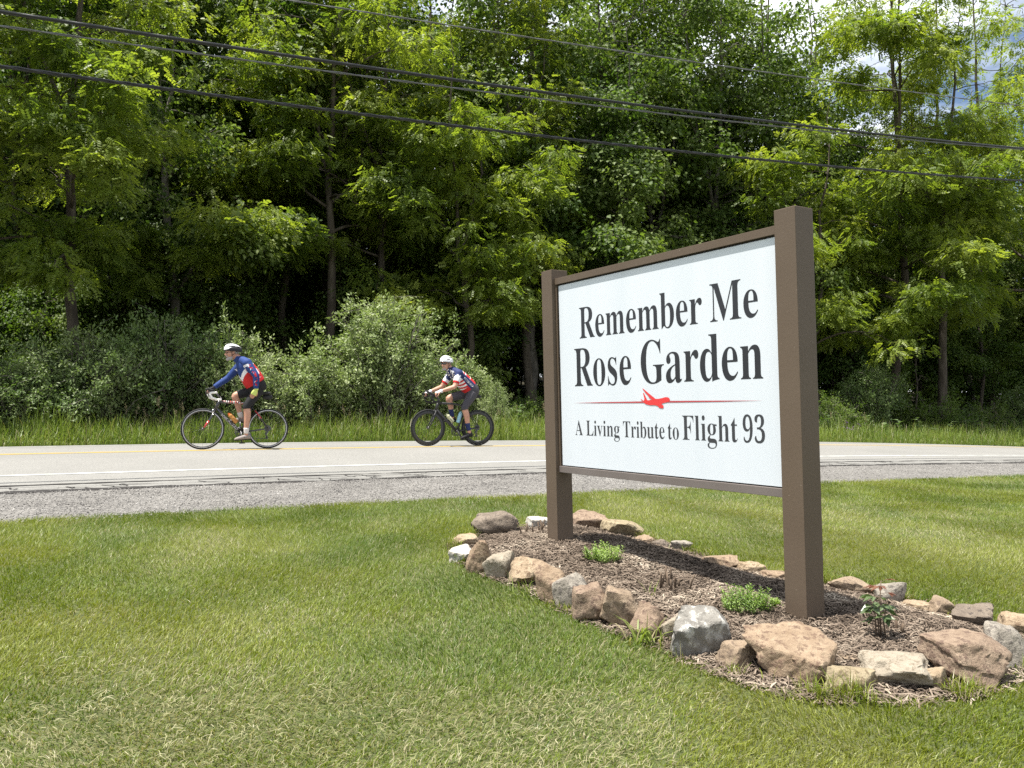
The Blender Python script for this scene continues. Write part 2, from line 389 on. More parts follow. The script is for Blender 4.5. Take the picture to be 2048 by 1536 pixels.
def sg(a, dpt, z):
    """sign coordinates: a from the left post's inner edge, depth behind the posts' front face, height"""
    return sS * (SW - PW * 0) - sS * a - sN * dpt + Zv * z
def sbox(name, a0, a1, d0, d1, z0, z1, m, bev=0.0, lab=None):
    c = sg((a0 + a1) / 2, (d0 + d1) / 2, (z0 + z1) / 2)
    o = MB().box(c, a1 - a0, d1 - d0, z1 - z0, SAX, bev).build(name, m, sign)
    if lab: o['label'] = lab
    return o
# front-corner convention: the fitted corner is the right-hand edge of each post
AR = SW - PW                                           # inner edge of the right post
sbox('post', AR, SW, 0, PD, -0.25, 2.05, m_brown, 0.004)
sbox('post', -PW, 0, 0, PD, -0.25, 2.046, m_brown, 0.004)
sbox('top_rail', 0.0005, AR - 0.0005, 0.0245, 0.112, 1.935, 1.980, m_brown, 0.002)
sbox('bottom_rail', 0.0005, AR - 0.0005, 0.0274, 0.112, 0.601, 0.6455, m_rail, 0.002)
sbox('side_rail', 0.0005, 0.016, 0.030, 0.100, 0.646, 1.9345, m_brown, 0.001)
sbox('gasket', 0.0165, 0.030, 0.046, 0.100, 0.646, 1.9345, m_gasket)
sbox('side_rail', AR - 0.006, AR - 0.0005, 0.045, 0.100, 0.646, 1.9345, m_gasket)
PF = 0.0374                                            # depth of the panel's face
sbox('panel', 0.0305, AR - 0.0065, PF, 0.098, 0.6525, 1.925, m_panel, 0.0012)
sbox('gasket', 0.0305, AR - 0.0065, PF + 0.002, 0.09, 0.6457, 0.6522, m_gasket)
sbox('gasket', 0.0305, AR - 0.0065, PF + 0.004, 0.09, 1.9253, 1.9348, m_gasket)
def mb(s):
    q = ''
    for ch in s:
        if 'A' <= ch <= 'Z': q += chr(0x1D400 + ord(ch) - 65)
        elif 'a' <= ch <= 'z': q += chr(0x1D41A + ord(ch) - 97)
        elif '0' <= ch <= '9': q += chr(0x1D7CE + ord(ch) - 48)
        else: q += ch
    return q
def text_mesh(s, offset=0.0, res=6, serif=True):
    c = bpy.data.curves.new('lettering', 'FONT'); c.body = mb(s) if serif else s
    c.resolution_u = res; c.extrude = 0.0; c.offset = offset; c.space_character = 1.0; c.space_word = 1.0
    o = bpy.data.objects.new('lettering', c); COL.objects.link(o)
    dg = bpy.context.evaluated_depsgraph_get(); me = bpy.data.meshes.new_from_object(o.evaluated_get(dg))
    bpy.data.objects.remove(o); bpy.data.curves.remove(c)
    co = np.empty(len(me.vertices) * 3); me.vertices.foreach_get('co', co); co = co.reshape(-1, 3)
    F = [list(p.vertices) for p in me.polygons]; bpy.data.meshes.remove(me)
    return co, F
_capV, _ = text_mesh('E'); CAP = _capV[:, 1].max()
def sign_text(words_, base, cap, m, offset):
    Vs = []; Fs = []; n = 0
    for s, a0, a1 in words_:
        co, F = text_mesh(s, offset)
        x0, x1 = co[:, 0].min(), co[:, 0].max()
        xx = a0 + (co[:, 0] - x0) / (x1 - x0) * (a1 - a0); zz = base + co[:, 1] / CAP * cap
        P = np.stack([sg(a, PF - 0.0006, z) for a, z in zip(xx, zz)])
        Vs.append(P); Fs += [[i + n for i in f] for f in F]; n += len(P)
    me = bpy.data.meshes.new('lettering'); me.from_pydata(np.concatenate(Vs).tolist(), [], Fs); me.update(); me.materials.append(m)
    return link('lettering', me, sign)
sign_text([('Remember', 0.259, 1.377), ('Me', 1.436, 1.765)], 1.531, 0.213, m_ink, -0.005)
sign_text([('Rose', 0.194, 0.773), ('Garden', 0.863, 1.786)], 1.205, 0.262, m_ink, -0.005)
sign_text([('A', 0.186, 0.268), ('Living', 0.308, 0.649), ('Tribute', 0.683, 1.054), ('to', 1.082, 1.172)], 0.870, 0.102, m_ink2, -0.007)
sign_text([('Flight', 1.201, 1.607), ('93', 1.643, 1.786)], 0.870, 0.142, m_ink2, -0.007)
def flat_poly(name, pts, m, dp):
    me = bpy.data.meshes.new(name); bm = bmesh.new()
    f = bm.faces.new([bm.verts.new(sg(a, PF - dp, z)) for a, z in pts]); f.normal_update(); bmesh.ops.triangulate(bm, faces=[f]); bm.to_mesh(me); bm.free()
    return link(name, me, sign, m)
flat_poly('red_line', [(0.178, 1.0912), (0.48, 1.0885), (0.89, 1.0865), (0.89, 1.0965), (0.48, 1.0950)], m_dred, 0.0012)
flat_poly('red_line', [(1.786, 1.0918), (1.48, 1.0950), (1.065, 1.0975), (1.065, 1.0870), (1.48, 1.0885)], m_dred, 0.0012)
AP = [(960,163),(985,165),(1000,180),(1000,195),(985,208),(960,215),(930,222),(920,232),(938,242),(942,258),(935,270),(910,268),(893,262),(890,250),(860,240),(810,240),(775,232),(750,215),(745,205),(720,182),(728,182),(752,200),(758,180),(745,125),(752,122),(772,165),(785,192),(800,193),(830,185),(815,178),(800,165),(795,150),(770,125),(745,90),(738,78),(750,85),(800,128),(865,180),(900,178)]
def onsign(x, y):
    d = cF + (x - 1024) / FPX * cR + (768 - y) / FPX * cU; p0 = SB - sN * PF; C = np.array([0, 0, CAMZ])
    P = C + d * (((p0 - C) @ sN) / (d @ sN)); return SW - (P - p0) @ sS, P[2]
flat_poly('plane_emblem', [onsign(1130 + x * 0.21, 760 + y * 0.21) for x, y in AP], m_red, 0.0018)

# ------------------------------------------------------------------ the mulch bed
BED_PX = [(938,1125),(990,1152),(1080,1182),(1150,1222),(1240,1262),(1330,1288),(1390,1320),(1505,1366),(1640,1396),(1800,1394),(1920,1386),(2030,1345),(2062,1290),(2010,1262),(1950,1250),(1880,1228),(1790,1200),(1690,1180),(1560,1160),(1480,1140),(1380,1108),(1290,1082),(1200,1060),(1110,1046),(1040,1062),(960,1075),(920,1095)]
BED = np.array([at(x, y)[:2] for x, y in BED_PX])
def in_poly(X, Y, P):
    c = np.zeros(np.shape(X), bool); n = len(P); j = n - 1
    for i in range(n):
        a, b = P[i], P[j]
        k = ((a[1] > Y) != (b[1] > Y)) & (X < (b[0] - a[0]) * (Y - a[1]) / (b[1] - a[1] + 1e-12) + a[0]); c ^= k; j = i
    return c
def edge_dist(X, Y, P):
    d = np.full(np.shape(X), 1e9); n = len(P)
    for i in range(n):
        a = P[i]; b = P[(i + 1) % n]; ab = b - a; u = np.clip(((X - a[0]) * ab[0] + (Y - a[1]) * ab[1]) / (ab @ ab), 0, 1)
        d = np.minimum(d, np.hypot(X - a[0] - u * ab[0], Y - a[1] - u * ab[1]))
    return d
def Hbed(X, Y):
    """mulch surface: a low mound inside the stones"""
    e = edge_dist(X, Y, BED) * np.where(in_poly(X, Y, BED), 1, -1)
    k = np.clip(e / 0.35, 0, 1); return H(X, Y) + 0.05 * k * k * (3 - 2 * k) + 0.02 * (fbm(X * 6, Y * 6, 3) - 0.5) * k + 0.004
gx = np.arange(BED[:, 0].min() - 0.1, BED[:, 0].max() + 0.15, 0.03); gy = np.arange(BED[:, 1].min() - 0.1, BED[:, 1].max() + 0.15, 0.03)
GX, GY = np.meshgrid(gx, gy); e = edge_dist(GX, GY, BED) * np.where(in_poly(GX, GY, BED), 1, -1)
Zm = Hbed(GX, GY) - np.where(e < 0.0, 0.03 + 0.3 * np.abs(e), 0)
V = np.stack([GX, GY, Zm], -1).reshape(-1, 3); nx = len(gx); ny = len(gy)
a = (np.arange(ny - 1)[:, None] * nx + np.arange(nx - 1)[None]).ravel(); keep = (e[:-1, :-1] > -0.08).ravel(); a = a[keep]
m_mulch = ground_mat('mulch', [(0.075, 0.056, 0.042), (0.11, 0.085, 0.066), (0.03, 0.022, 0.016)], 4, 45, 0.9, 70)
tag(link('mulch_bed', mesh_np(V, np.stack([a, a + 1, a + nx + 1, a + nx], 1), m_mulch, None, True)), kind=K)
# shreds of bark
r = np.random.RandomState(12); n = 52000
px_ = r.uniform(BED[:, 0].min() - 0.1, BED[:, 0].max() + 0.1, n * 2); py_ = r.uniform(BED[:, 1].min() - 0.1, BED[:, 1].max() + 0.1, n * 2)
k = (edge_dist(px_, py_, BED) * np.where(in_poly(px_, py_, BED), 1, -1)) > -0.05 - 0.06 * r.rand(n * 2)
px_, py_ = px_[k][:n], py_[k][:n]; n = len(px_)
CH = np.array([[-0.5, -0.5, 0], [0, -0.6, 0.12], [0.5, -0.3, 0.0], [0.5, 0.3, 0.02], [0, 0.5, 0.14], [-0.5, 0.5, 0.02]]); CHF = np.array([[0, 1, 4, 5], [1, 2, 3, 4]])
an = r.uniform(0, 2 * PI, n); AX = np.stack([np.cos(an), np.sin(an), r.normal(0, 0.22, n)], 1); NR = np.tile([0, 0, 1.], (n, 1)) + r.normal(0, 0.35, (n, 3))
ln = r.gamma(3.0, 0.009, n) + 0.010
V, F = scatter(CH, CHF, np.stack([px_, py_, Hbed(px_, py_) + r.uniform(0.0, 0.014, n)], 1), AX, NR, np.stack([ln, r.uniform(0.002, 0.0065, n), ln], 1))
m_chip = leaf_mat('bark_shreds', [(0.0, (0.035, 0.026, 0.019)), (0.4, (0.125, 0.095, 0.071)), (0.75, (0.215, 0.172, 0.132)), (1.0, (0.42, 0.36, 0.28))], (0, 0, 0), 0.0, 0.85, 0.2, 3.0)
tag(link('bark_mulch', mesh_np(V, F, m_chip, {'rnd': np.repeat(r.rand(n) ** 1.3, 2)})), kind='stuff')
# ------------------------------------------------------------------ edging stones
def rock_mat(name, c1, c2, c3=None, sc_=15.0, bump=0.9, spots=None):
    m = bpy.data.materials.new(name); m.use_nodes = True; t = m.node_tree; b = t.nodes['Principled BSDF']
    b.inputs['Roughness'].default_value = 0.88; b.inputs['Specular IOR Level'].default_value = 0.25
    P = N(t, 'ShaderNodeTexCoord').outputs['Object']
    n1 = N(t, 'ShaderNodeTexNoise'); n1.inputs['Scale'].default_value = sc_; n1.inputs['Detail'].default_value = 7; n1.inputs['Roughness'].default_value = 0.65
    r1 = N(t, 'ShaderNodeValToRGB'); r1.color_ramp.elements[0].position = 0.34; r1.color_ramp.elements[1].position = 0.66
    r1.color_ramp.elements[0].color = (*c1, 1); r1.color_ramp.elements[1].color = (*c2, 1)
    L(t, P, n1.inputs['Vector']); L(t, n1.outputs['Fac'], r1.inputs['Fac']); col = r1.outputs['Color']
    if c3:
        n2 = N(t, 'ShaderNodeTexNoise'); n2.inputs['Scale'].default_value = spots or 34; n2.inputs['Detail'].default_value = 6; n2.inputs['Roughness'].default_value = 0.7
        r2 = N(t, 'ShaderNodeValToRGB'); r2.color_ramp.elements[0].position = 0.52; r2.color_ramp.elements[1].position = 0.60
        mi = N(t, 'ShaderNodeMix', data_type='RGBA'); mi.inputs['B'].default_value = (*c3, 1)
        L(t, P, n2.inputs['Vector']); L(t, n2.outputs['Fac'], r2.inputs['Fac']); L(t, r2.outputs['Color'], mi.inputs['Factor']); L(t, col, mi.inputs['A']); col = mi.outputs['Result']
    L(t, col, b.inputs['Base Color'])
    n3 = N(t, 'ShaderNodeTexNoise'); n3.inputs['Scale'].default_value = 34; n3.inputs['Detail'].default_value = 8; n3.inputs['Roughness'].default_value = 0.7
    bp = N(t, 'ShaderNodeBump'); bp.inputs['Strength'].default_value = bump; bp.inputs['Distance'].default_value = 0.02
    L(t, P, n3.inputs['Vector']); L(t, n3.outputs['Fac'], bp.inputs['Height']); L(t, bp.outputs['Normal'], b.inputs['Normal'])
    return m
RM = {
 'orange': rock_mat('orange_sandstone', (0.205, 0.145, 0.095), (0.315, 0.24, 0.165), (0.15, 0.10, 0.07)),
 'tan': rock_mat('tan_sandstone', (0.25, 0.185, 0.12), (0.37, 0.295, 0.205), (0.16, 0.11, 0.07)),
 'redbrown': rock_mat('red_brown_stone', (0.18, 0.128, 0.09), (0.285, 0.215, 0.155), (0.13, 0.088, 0.066)),
 'brown': rock_mat('brown_stone', (0.21, 0.155, 0.105), (0.31, 0.24, 0.17), (0.15, 0.11, 0.08)),
 'grey': rock_mat('grey_stone', (0.21, 0.187, 0.155), (0.31, 0.28, 0.235), (0.13, 0.115, 0.10)),
 'dark': rock_mat('dark_stone', (0.125, 0.10, 0.078), (0.225, 0.185, 0.145), (0.08, 0.065, 0.055)),
 'pale': rock_mat('pale_stone', (0.25, 0.215, 0.165), (0.345, 0.30, 0.235), (0.20, 0.165, 0.12)),
 'white': rock_mat('white_stone', (0.36, 0.34, 0.30), (0.45, 0.43, 0.39), (0.42, 0.38, 0.32)),
 'lichen': rock_mat('lichen_stone', (0.12, 0.112, 0.10), (0.27, 0.255, 0.225), (0.42, 0.41, 0.375), 9, 0.8, 20),
 'olive': rock_mat('olive_stone', (0.22, 0.175, 0.11), (0.33, 0.275, 0.18), (0.15, 0.115, 0.07)),
}
def _ico(sub):
    bm = bmesh.new(); bmesh.ops.create_icosphere(bm, subdivisions=sub, radius=1.0); bm.verts.ensure_lookup_table()
    V = np.array([v.co[:] for v in bm.verts]); F = np.array([[v.index for v in f.verts] for f in bm.faces]); bm.free(); return V, F
ICO4 = _ico(5); ICO3 = _ico(4); BIGROCK = 110
def rock_geo(seed, big=True, planes=11, tall=False):
    """an angular broken stone: the inside of random planes, with ledges and chipped relief"""
    r = np.random.RandomState(seed); D, F = ICO4 if big else ICO3; D = D / np.linalg.norm(D, axis=1)[:, None]
    n0 = [[1, 0, 0], [-1, 0, 0], [0, 1, 0], [0, -1, 0], [0, 0, 1], [0, 0, -1]]
    NN = np.array([unit(np.array(q) + r.normal(0, 0.30, 3)) for q in n0] + [unit(r.randn(3)) for _ in range(9)])
    dd = np.concatenate([r.uniform(0.62, 0.85, 6), r.uniform(0.78, 1.02, 9)])
    q = dd[None] / np.maximum(D @ NN.T, 1e-3); p = 26.0
    rad = (np.sum(q ** -p, axis=1)) ** (-1 / p); V = D * rad[:, None]
    n = 0
    for o in range(5):
        f = 1.8 * 2 ** o; A = r.randn(3, 3); A = A / np.linalg.norm(A, axis=1)[:, None]; P = V @ A.T * f + r.rand(3) * 20
        n = n + (0.055 / 1.6 ** o) * (1 - np.abs(vnoise(P[:, 0], P[:, 1]) + vnoise(P[:, 1] + 40, P[:, 2]) - 1) * 2.2)
    V = V * (1 + n - n.mean())[:, None]
    lay = unit(r.randn(3) * [0.7, 0.7, 1]); w_ = V @ lay * r.uniform(4, 7) + n * 9; st_ = np.floor(w_) + np.clip(((w_ % 1) - 0.35) / 0.3, 0, 1)
    V = V * (1 + 0.028 * np.sin(st_ * 2.1 + r.rand() * 6))[:, None]
    V -= (V.max(0) + V.min(0)) / 2
    return V / ((V.max(0) - V.min(0)) / 2), F
def rock(x0, x1, y0, y1, colour, label, seed, depth=0.8, yaw=None, dk=None):
    """a stone whose foot shows at the bottom of the box (x0..x1, y0..y1) of the photograph"""
    cx = (x0 + x1) / 2; P = at(cx, y1 - 0.10 * (y1 - y0)); d = dist(P)
    wd = (x1 - x0) / FPX * d * 1.17; r = np.random.RandomState(seed)
    dep = wd * depth
    ang = math.atan2(CAMZ - P[2], np.hypot(P[0], P[1]))
    hh = max(((y1 - y0) / FPX * d - dep * 0.55 * math.sin(ang)) / math.cos(ang), wd * 0.25) * 1.08
    V, F = rock_geo(seed, (x1 - x0) > BIGROCK)
    yaw_ = r.uniform(-0.5, 0.5) if yaw is None else yaw
    V = V * np.array([wd / 2 * 1.03, dep / 2, hh * 0.64])
    c, s_ = math.cos(yaw_), math.sin(yaw_); V = V @ np.array([[c, s_, 0], [-s_, c, 0], [0, 0, 1]])
    V *= np.array([wd / (V[:, 0].max() - V[:, 0].min()) * 1.02, 1, 1])
    me = mesh_np(V, F, RM[colour], None, True)
    me.set_sharp_from_angle(angle=math.radians(34))
    fw = unit(np.array([P[0], P[1], 0])); Q = P + fw * dep * 0.42
    o = link('edging_stone', me); z = float(H(Q[0], Q[1]))
    o.location = (Q[0], Q[1], z + hh * 0.64 - hh * 0.28)
    tag(o, label, 'stone', 'stones edging the mulch bed'); return o
ROCKS = [
 (950,1032,1027,1076,'dark','big dark grey-brown boulder at the far left corner of the mulch bed'),
 (911,953,1073,1098,'tan','small flat tan stone just below the dark boulder at the bed corner'),
 (900,943,1097,1132,'white','white stone lying in the grass at the left tip of the bed'),
 (936,984,1090,1156,'orange','orange-brown upright slab beside the white stone at the left tip'),
 (972,1028,1109,1166,'pale','pale-topped tan stone leaning right of the orange-brown slab at the left tip'),
 (1016,1086,1124,1182,'tan','broad tan stone behind the small grass tuft on the front edge'),
 (1068,1126,1134,1212,'orange','tall rust-tan stone directly left of the grey slab'),
 (1104,1166,1159,1227,'grey','smooth grey slab standing in the front edge of the bed'),
 (1146,1212,1181,1256,'redbrown','reddish pyramid-shaped stone directly right of the grey slab'),
 (1203,1280,1188,1268,'brown','brown pointed slab between the reddish pyramid stone and the grass clump'),
 (1262,1332,1218,1290,'redbrown','flat-topped reddish stone behind the broad-bladed grass clump'),
 (1326,1388,1242,1294,'pale','pale stone half hidden behind the lichen-spotted boulder'),
 (1345,1460,1231,1332,'lichen','large black and white lichen-spotted boulder in the front edge'),
 (1440,1510,1292,1346,'brown','small brown stone tucked right of the lichen-spotted boulder'),
 (1503,1660,1273,1379,'orange','largest orange-tan boulder in front of the right signpost'),
 (1674,1727,1314,1347,'brown','small brown stone perched above the yellow-brown stone at the front'),
 (1650,1752,1338,1396,'olive','yellow-brown stone right of the largest orange-tan boulder'),
 (1736,1860,1320,1392,'pale','wide pale grey-tan slab left of the big red-brown block'),
 (1852,1892,1342,1386,'tan','tiny yellowish wedge stone against the big red-brown block'),
 (1866,2014,1284,1386,'redbrown','big red-brown block at the right front corner of the bed'),
 (1962,2048,1261,1348,'grey','grey flat-topped slab behind the big red-brown block'),
 (2006,2075,1235,1278,'tan','rounded tan stone at the far right end of the bed'),
 (1906,1988,1214,1262,'dark','dark tilted slab at the back of the bed right of a round stone'),
 (1854,1914,1196,1238,'brown','round brown stone on the back edge left of the dark tilted slab'),
 (1804,1858,1206,1231,'tan','low flat tan stone on the back edge beside the round brown one'),
 (1752,1808,1170,1218,'grey','rounded grey stone behind the rose bush'),
 (1666,1738,1159,1201,'brown','flat-topped brown stone on the back edge just right of the right post'),
 (1526,1574,1144,1166,'orange','small orange stone on the back edge just left of the right post'),
 (1473,1527,1127,1151,'tan','low tan stone on the back edge behind the lower green plant'),
 (1410,1472,1115,1144,'orange','low orange-tan stone on the back edge under the middle of the sign'),
 (1343,1384,1084,1107,'grey','small grey stone half sunk in grass on the back edge'),
 (1306,1342,1082,1101,'dark','small dark stone on the back edge right of the small orange one'),
 (1271,1310,1074,1093,'orange','small orange stone on the back edge right of the olive boulder'),
 (1208,1282,1045,1080,'olive','olive-brown double-humped boulder at the back right of the left post'),
 (1142,1212,1027,1066,'redbrown','pinkish-tan broad stone directly behind the left post'),
 (1055,1099,1037,1062,'white','pale white block just left of the left post'),
]
for i, a in enumerate(ROCKS): rock(*a, seed=100 + i)

# ------------------------------------------------------------------ lawn: blades as one object
LAWN_DRY = [(1180,1425,0.13,1.0),(1120,1465,0.16,0.9),(1230,1480,0.16,0.75),(1160,1500,0.22,0.8),(1060,1510,0.2,0.6),(400,1455,0.4,0.3),(640,1500,0.5,0.4),(900,1515,0.3,0.45),(430,1200,0.18,0.3),(820,1160,0.15,0.3),(1290,1330,0.22,0.5),(1420,1395,0.2,0.4),(60,1500,0.4,0.35),(1800,1060,1.0,0.45),(1500,1030,0.8,0.3),(300,1500,0.5,0.4)]
LAWN_DRY = [(*at(x, y)[:2], s, k) for x, y, s, k in LAWN_DRY]
def dryness(X, Y):
    v = 0.9 * np.clip(fbm(X * 1.9 + 3, Y * 1.9 + 8, 5) - 0.55, 0, 1) * 2.6
    for x, y, s_, k in LAWN_DRY: v = v + k * np.exp(-((X - x) ** 2 + (Y - y) ** 2) / (2 * s_ * s_)) * (0.4 + 1.2 * fbm(X * 3.1, Y * 3.1, 4))
    return np.clip(v, 0, 1)
def blades(seed, n, d0, d1, pw, hgt, wid, segs, upow=1.0, umax=0.84):
    r = np.random.RandomState(seed)
    d = (d0 ** pw + (d1 ** pw - d0 ** pw) * r.rand(n)) ** (1 / pw); u = r.uniform(-umax, umax, n)
    d, u = (lambda m: (d[m], u[m]))(r.rand(n) < (np.clip((d - 4.3) / 1.0, 0, 1) if segs == 1 else np.clip((5.3 - d) / 1.0, 0, 1))); n = len(d)
    X = u * d; Y = d
    s, t = st(X, Y); ee = edge_dist(X, Y, BED) * np.where(in_poly(X, Y, BED), 1, -1)
    k = (t < 7.1 + edge_w(s) + 0.05 * r.randn(n)) & (ee < -0.06 + 0.03 * r.randn(n))
    X, Y, d = X[k], Y[k], d[k]; n = len(X)
    dr = dryness(X, Y); hl = hgt(d, n, r) * (0.75 + 0.5 * fbm(X * 2.3, Y * 2.3, 3)) * (1 - 0.15 * dr)
    wd = wid(d, n, r)
    la = 2 * PI * (fbm(X * 0.9 + 11, Y * 0.9, 2) * 2) + r.normal(0, 1.1, n); lean = np.abs(r.normal(0.45, 0.35, n)) + 0.35 * dr
    D = np.stack([np.cos(la) * np.sin(np.minimum(lean, 1.4)), np.sin(la) * np.sin(np.minimum(lean, 1.4)), np.cos(np.minimum(lean, 1.4))], 1)
    fa = r.uniform(0, 2 * PI, n); W = np.stack([np.cos(fa), np.sin(fa), 0 * fa], 1) * wd[:, None] / 2
    B = np.stack([X, Y, H(X, Y) - 0.004], 1)
    bend = np.stack([np.cos(la), np.sin(la), -0.35 * np.ones(n)], 1) * (hl * r.uniform(0.05, 0.45, n))[:, None]
    tip = B + D * hl[:, None] + bend
    if segs == 1:
        V = np.stack([B - W, B + W, tip], 1).reshape(-1, 3); F = np.arange(3 * n).reshape(-1, 3); m = 1
    else:
        mid = B + D * (hl * 0.55)[:, None]
        V = np.stack([B - W, B + W, mid + W * 0.8, mid - W * 0.8, tip], 1).reshape(-1, 3)
        i = np.arange(n) * 5; F = [np.stack([i, i + 1, i + 2, i + 3], 1), np.stack([i + 3, i + 2, i + 4], 1)]; m = 2
    rn = r.rand(n); col = np.clip(0.40 * rn + 0.60 * np.clip((fbm(X * 1.1, Y * 1.1 + 5, 4) - 0.5) * 2.2 + 0.5, 0, 1), 0, 1)
    isdry = (r.rand(n) < 0.05 + 0.36 * dr).astype(float)
    return V, F, (col if m == 1 else np.tile(col, 2)), (isdry if m == 1 else np.tile(isdry, 2))
def grass_mat(name, ramp, dry, trans, tmix=0.3, rough=0.45, spec=0.35):
    m = bpy.data.materials.new(name); m.use_nodes = True; t = m.node_tree; b = t.nodes['Principled BSDF']; o = t.nodes['Material Output']
    a = N(t, 'ShaderNodeAttribute', attribute_name='rnd'); q = N(t, 'ShaderNodeAttribute', attribute_name='dry')
    r = N(t, 'ShaderNodeValToRGB'); r.color_ramp.elements[0].position = ramp[0][0]; r.color_ramp.elements[0].color = (*ramp[0][1], 1)
    r.color_ramp.elements[1].position = ramp[-1][0]; r.color_ramp.elements[1].color = (*ramp[-1][1], 1)
    for p, c in ramp[1:-1]: e_ = r.color_ramp.elements.new(p); e_.color = (*c, 1)
    mi = N(t, 'ShaderNodeMix', data_type='RGBA'); mi.inputs['B'].default_value = (*dry, 1)
    L(t, a.outputs['Fac'], r.inputs['Fac']); L(t, q.outputs['Fac'], mi.inputs['Factor']); L(t, r.outputs['Color'], mi.inputs['A']); L(t, mi.outputs['Result'], b.inputs['Base Color'])
    b.inputs['Roughness'].default_value = rough; b.inputs['Specular IOR Level'].default_value = spec
    tr = N(t, 'ShaderNodeBsdfTranslucent'); mu = N(t, 'ShaderNodeMix', data_type='RGBA', blend_type='MULTIPLY'); mu.inputs['Factor'].default_value = 1; mu.inputs['B'].default_value = (*trans, 1)
    L(t, mi.outputs['Result'], mu.inputs['A']); L(t, mu.outputs['Result'], tr.inputs['Color'])
    ms = N(t, 'ShaderNodeMixShader'); ms.inputs[0].default_value = tmix; L(t, b.outputs[0], ms.inputs[1]); L(t, tr.outputs[0], ms.inputs[2]); L(t, ms.outputs[0], o.inputs['Surface'])
    return m
m_turf = grass_mat('turf_blades', [(0.12, (0.066, 0.115, 0.012)), (0.4, (0.125, 0.172, 0.015)), (0.7, (0.186, 0.214, 0.022)), (0.95, (0.24, 0.258, 0.068))], (0.29, 0.265, 0.15), (1.4, 1.4, 0.6))
parts = [blades(21, 215000, 2.3, 5.3, 1.2, lambda d, n, r: r.uniform(0.022, 0.048, n), lambda d, n, r: r.uniform(0.0022, 0.0042, n), 2),
         blades(22, 680000, 4.3, 13.5, 0.75, lambda d, n, r: r.uniform(0.025, 0.05, n), lambda d, n, r: r.uniform(0.0028, 0.0048, n) * (d / 4.5) ** 0.55, 1)]
Vg, F3, F4, R3, R4, D3, D4 = [], [], [], [], [], [], []; off = 0
for V, F, c, q in parts:
    if isinstance(F, list):
        h = len(F[0]); F4.append(F[0] + off); F3.append(F[1] + off); R4.append(c[:h]); R3.append(c[h:]); D4.append(q[:h]); D3.append(q[h:])
    else: F3.append(F + off); R3.append(c); D3.append(q)
    Vg.append(V); off += len(V)
me = mesh_np(np.concatenate(Vg), [np.concatenate(F3), np.concatenate(F4)], m_turf, {'rnd': np.concatenate(R3 + R4), 'dry': np.concatenate(D3 + D4)})
tag(link('lawn_grass', me), kind='stuff')
# dry clippings left by the mower
r = np.random.RandomState(31); n = 60000
d = (2.3 ** 1.2 + (6.5 ** 1.2 - 2.3 ** 1.2) * r.rand(n)) ** (1 / 1.2); u = r.uniform(-0.8, 0.8, n); X, Y = u * d, d
s, t = st(X, Y); ee = edge_dist(X, Y, BED) * np.where(in_poly(X, Y, BED), 1, -1)
k = (r.rand(n) < 0.6 * np.clip(dryness(X, Y) - 0.34, 0, 1) ** 1.1) & (ee < -0.02) & (t < 7); X, Y = X[k], Y[k]; n = len(X)
an = r.uniform(0, 2 * PI, n); ln = np.minimum(r.gamma(4, 0.006, n) + 0.012, 0.055)
TV = np.array([[-0.5, -0.5, 0], [-0.5, 0.5, 0], [0, 0.4, 0.18], [0, -0.6, 0.18], [0.5, 0.35, -0.05], [0.5, -0.1, -0.05]]) * [1, 1, 1]
TF = np.array([[0, 3, 2, 1], [3, 5, 4, 2]])
V, F = scatter(TV, TF, np.stack([X, Y, H(X, Y) + r.uniform(0.018, 0.05, n)], 1), np.stack([np.cos(an), np.sin(an), r.normal(0, 0.25, n)], 1), np.tile([0, 0, 1.], (n, 1)) + r.normal(0, 0.4, (n, 3)), np.stack([ln, r.uniform(0.0014, 0.0026, n), ln], 1))
m_clip = leaf_mat('dry_clippings', [(0.0, (0.16, 0.16, 0.065)), (0.6, (0.24, 0.232, 0.115)), (1.0, (0.33, 0.31, 0.19))], (0.8, 0.8, 0.6), 0.15, 0.7, 0.3, 3.0)
tag(link('grass_clippings', mesh_np(V, F, m_clip, {'rnd': np.repeat(r.rand(n), 2)})), kind='stuff')

# uncut grass along the foot of the stones
r = np.random.RandomState(33); n = 12000; k_ = r.randint(0, len(BED), n); f = r.rand(n)[:, None]; Q = BED[k_] * (1 - f) + BED[(k_ + 1) % len(BED)] * f; cen = BED.mean(0)
Q = Q + unit(Q - cen) * np.abs(r.normal(0.0, 0.05, n))[:, None] + r.normal(0, 0.015, (n, 2)); X, Y = Q.T; kp = (fbm(X * 5, Y * 5, 3) > 0.53) & (edge_dist(X, Y, BED) * np.where(in_poly(X, Y, BED), 1, -1) < 0.005); X, Y = X[kp], Y[kp]; n = len(X)
la = r.uniform(0, 2 * PI, n); le = np.abs(r.normal(0.35, 0.25, n)); hl = r.uniform(0.035, 0.11, n) * (0.5 + fbm(X * 4 + 9, Y * 4, 2)); D = np.stack([np.cos(la), np.sin(la), 0 * la], 1); W = np.stack([-np.sin(la), np.cos(la), 0 * la], 1) * r.uniform(0.0025, 0.005, n)[:, None] / 2; up = np.array([0, 0, 1.])
B = np.stack([X, Y, H(X, Y) - 0.005], 1); m1 = B + (D * np.sin(le)[:, None] + up * np.cos(le)[:, None]) * (hl * 0.6)[:, None]; tp = m1 + (D * np.sin(le * 2.4)[:, None] + up * np.cos(le * 2.4)[:, None]) * (hl * 0.45)[:, None]
V = np.stack([B - W, B + W, m1 + W * 0.9, m1 - W * 0.9, tp], 1).reshape(-1, 3); i = np.arange(n) * 5
c_ = np.clip(0.5 * r.rand(n) + 0.3, 0, 1); q_ = (r.rand(n) < 0.18).astype(float)
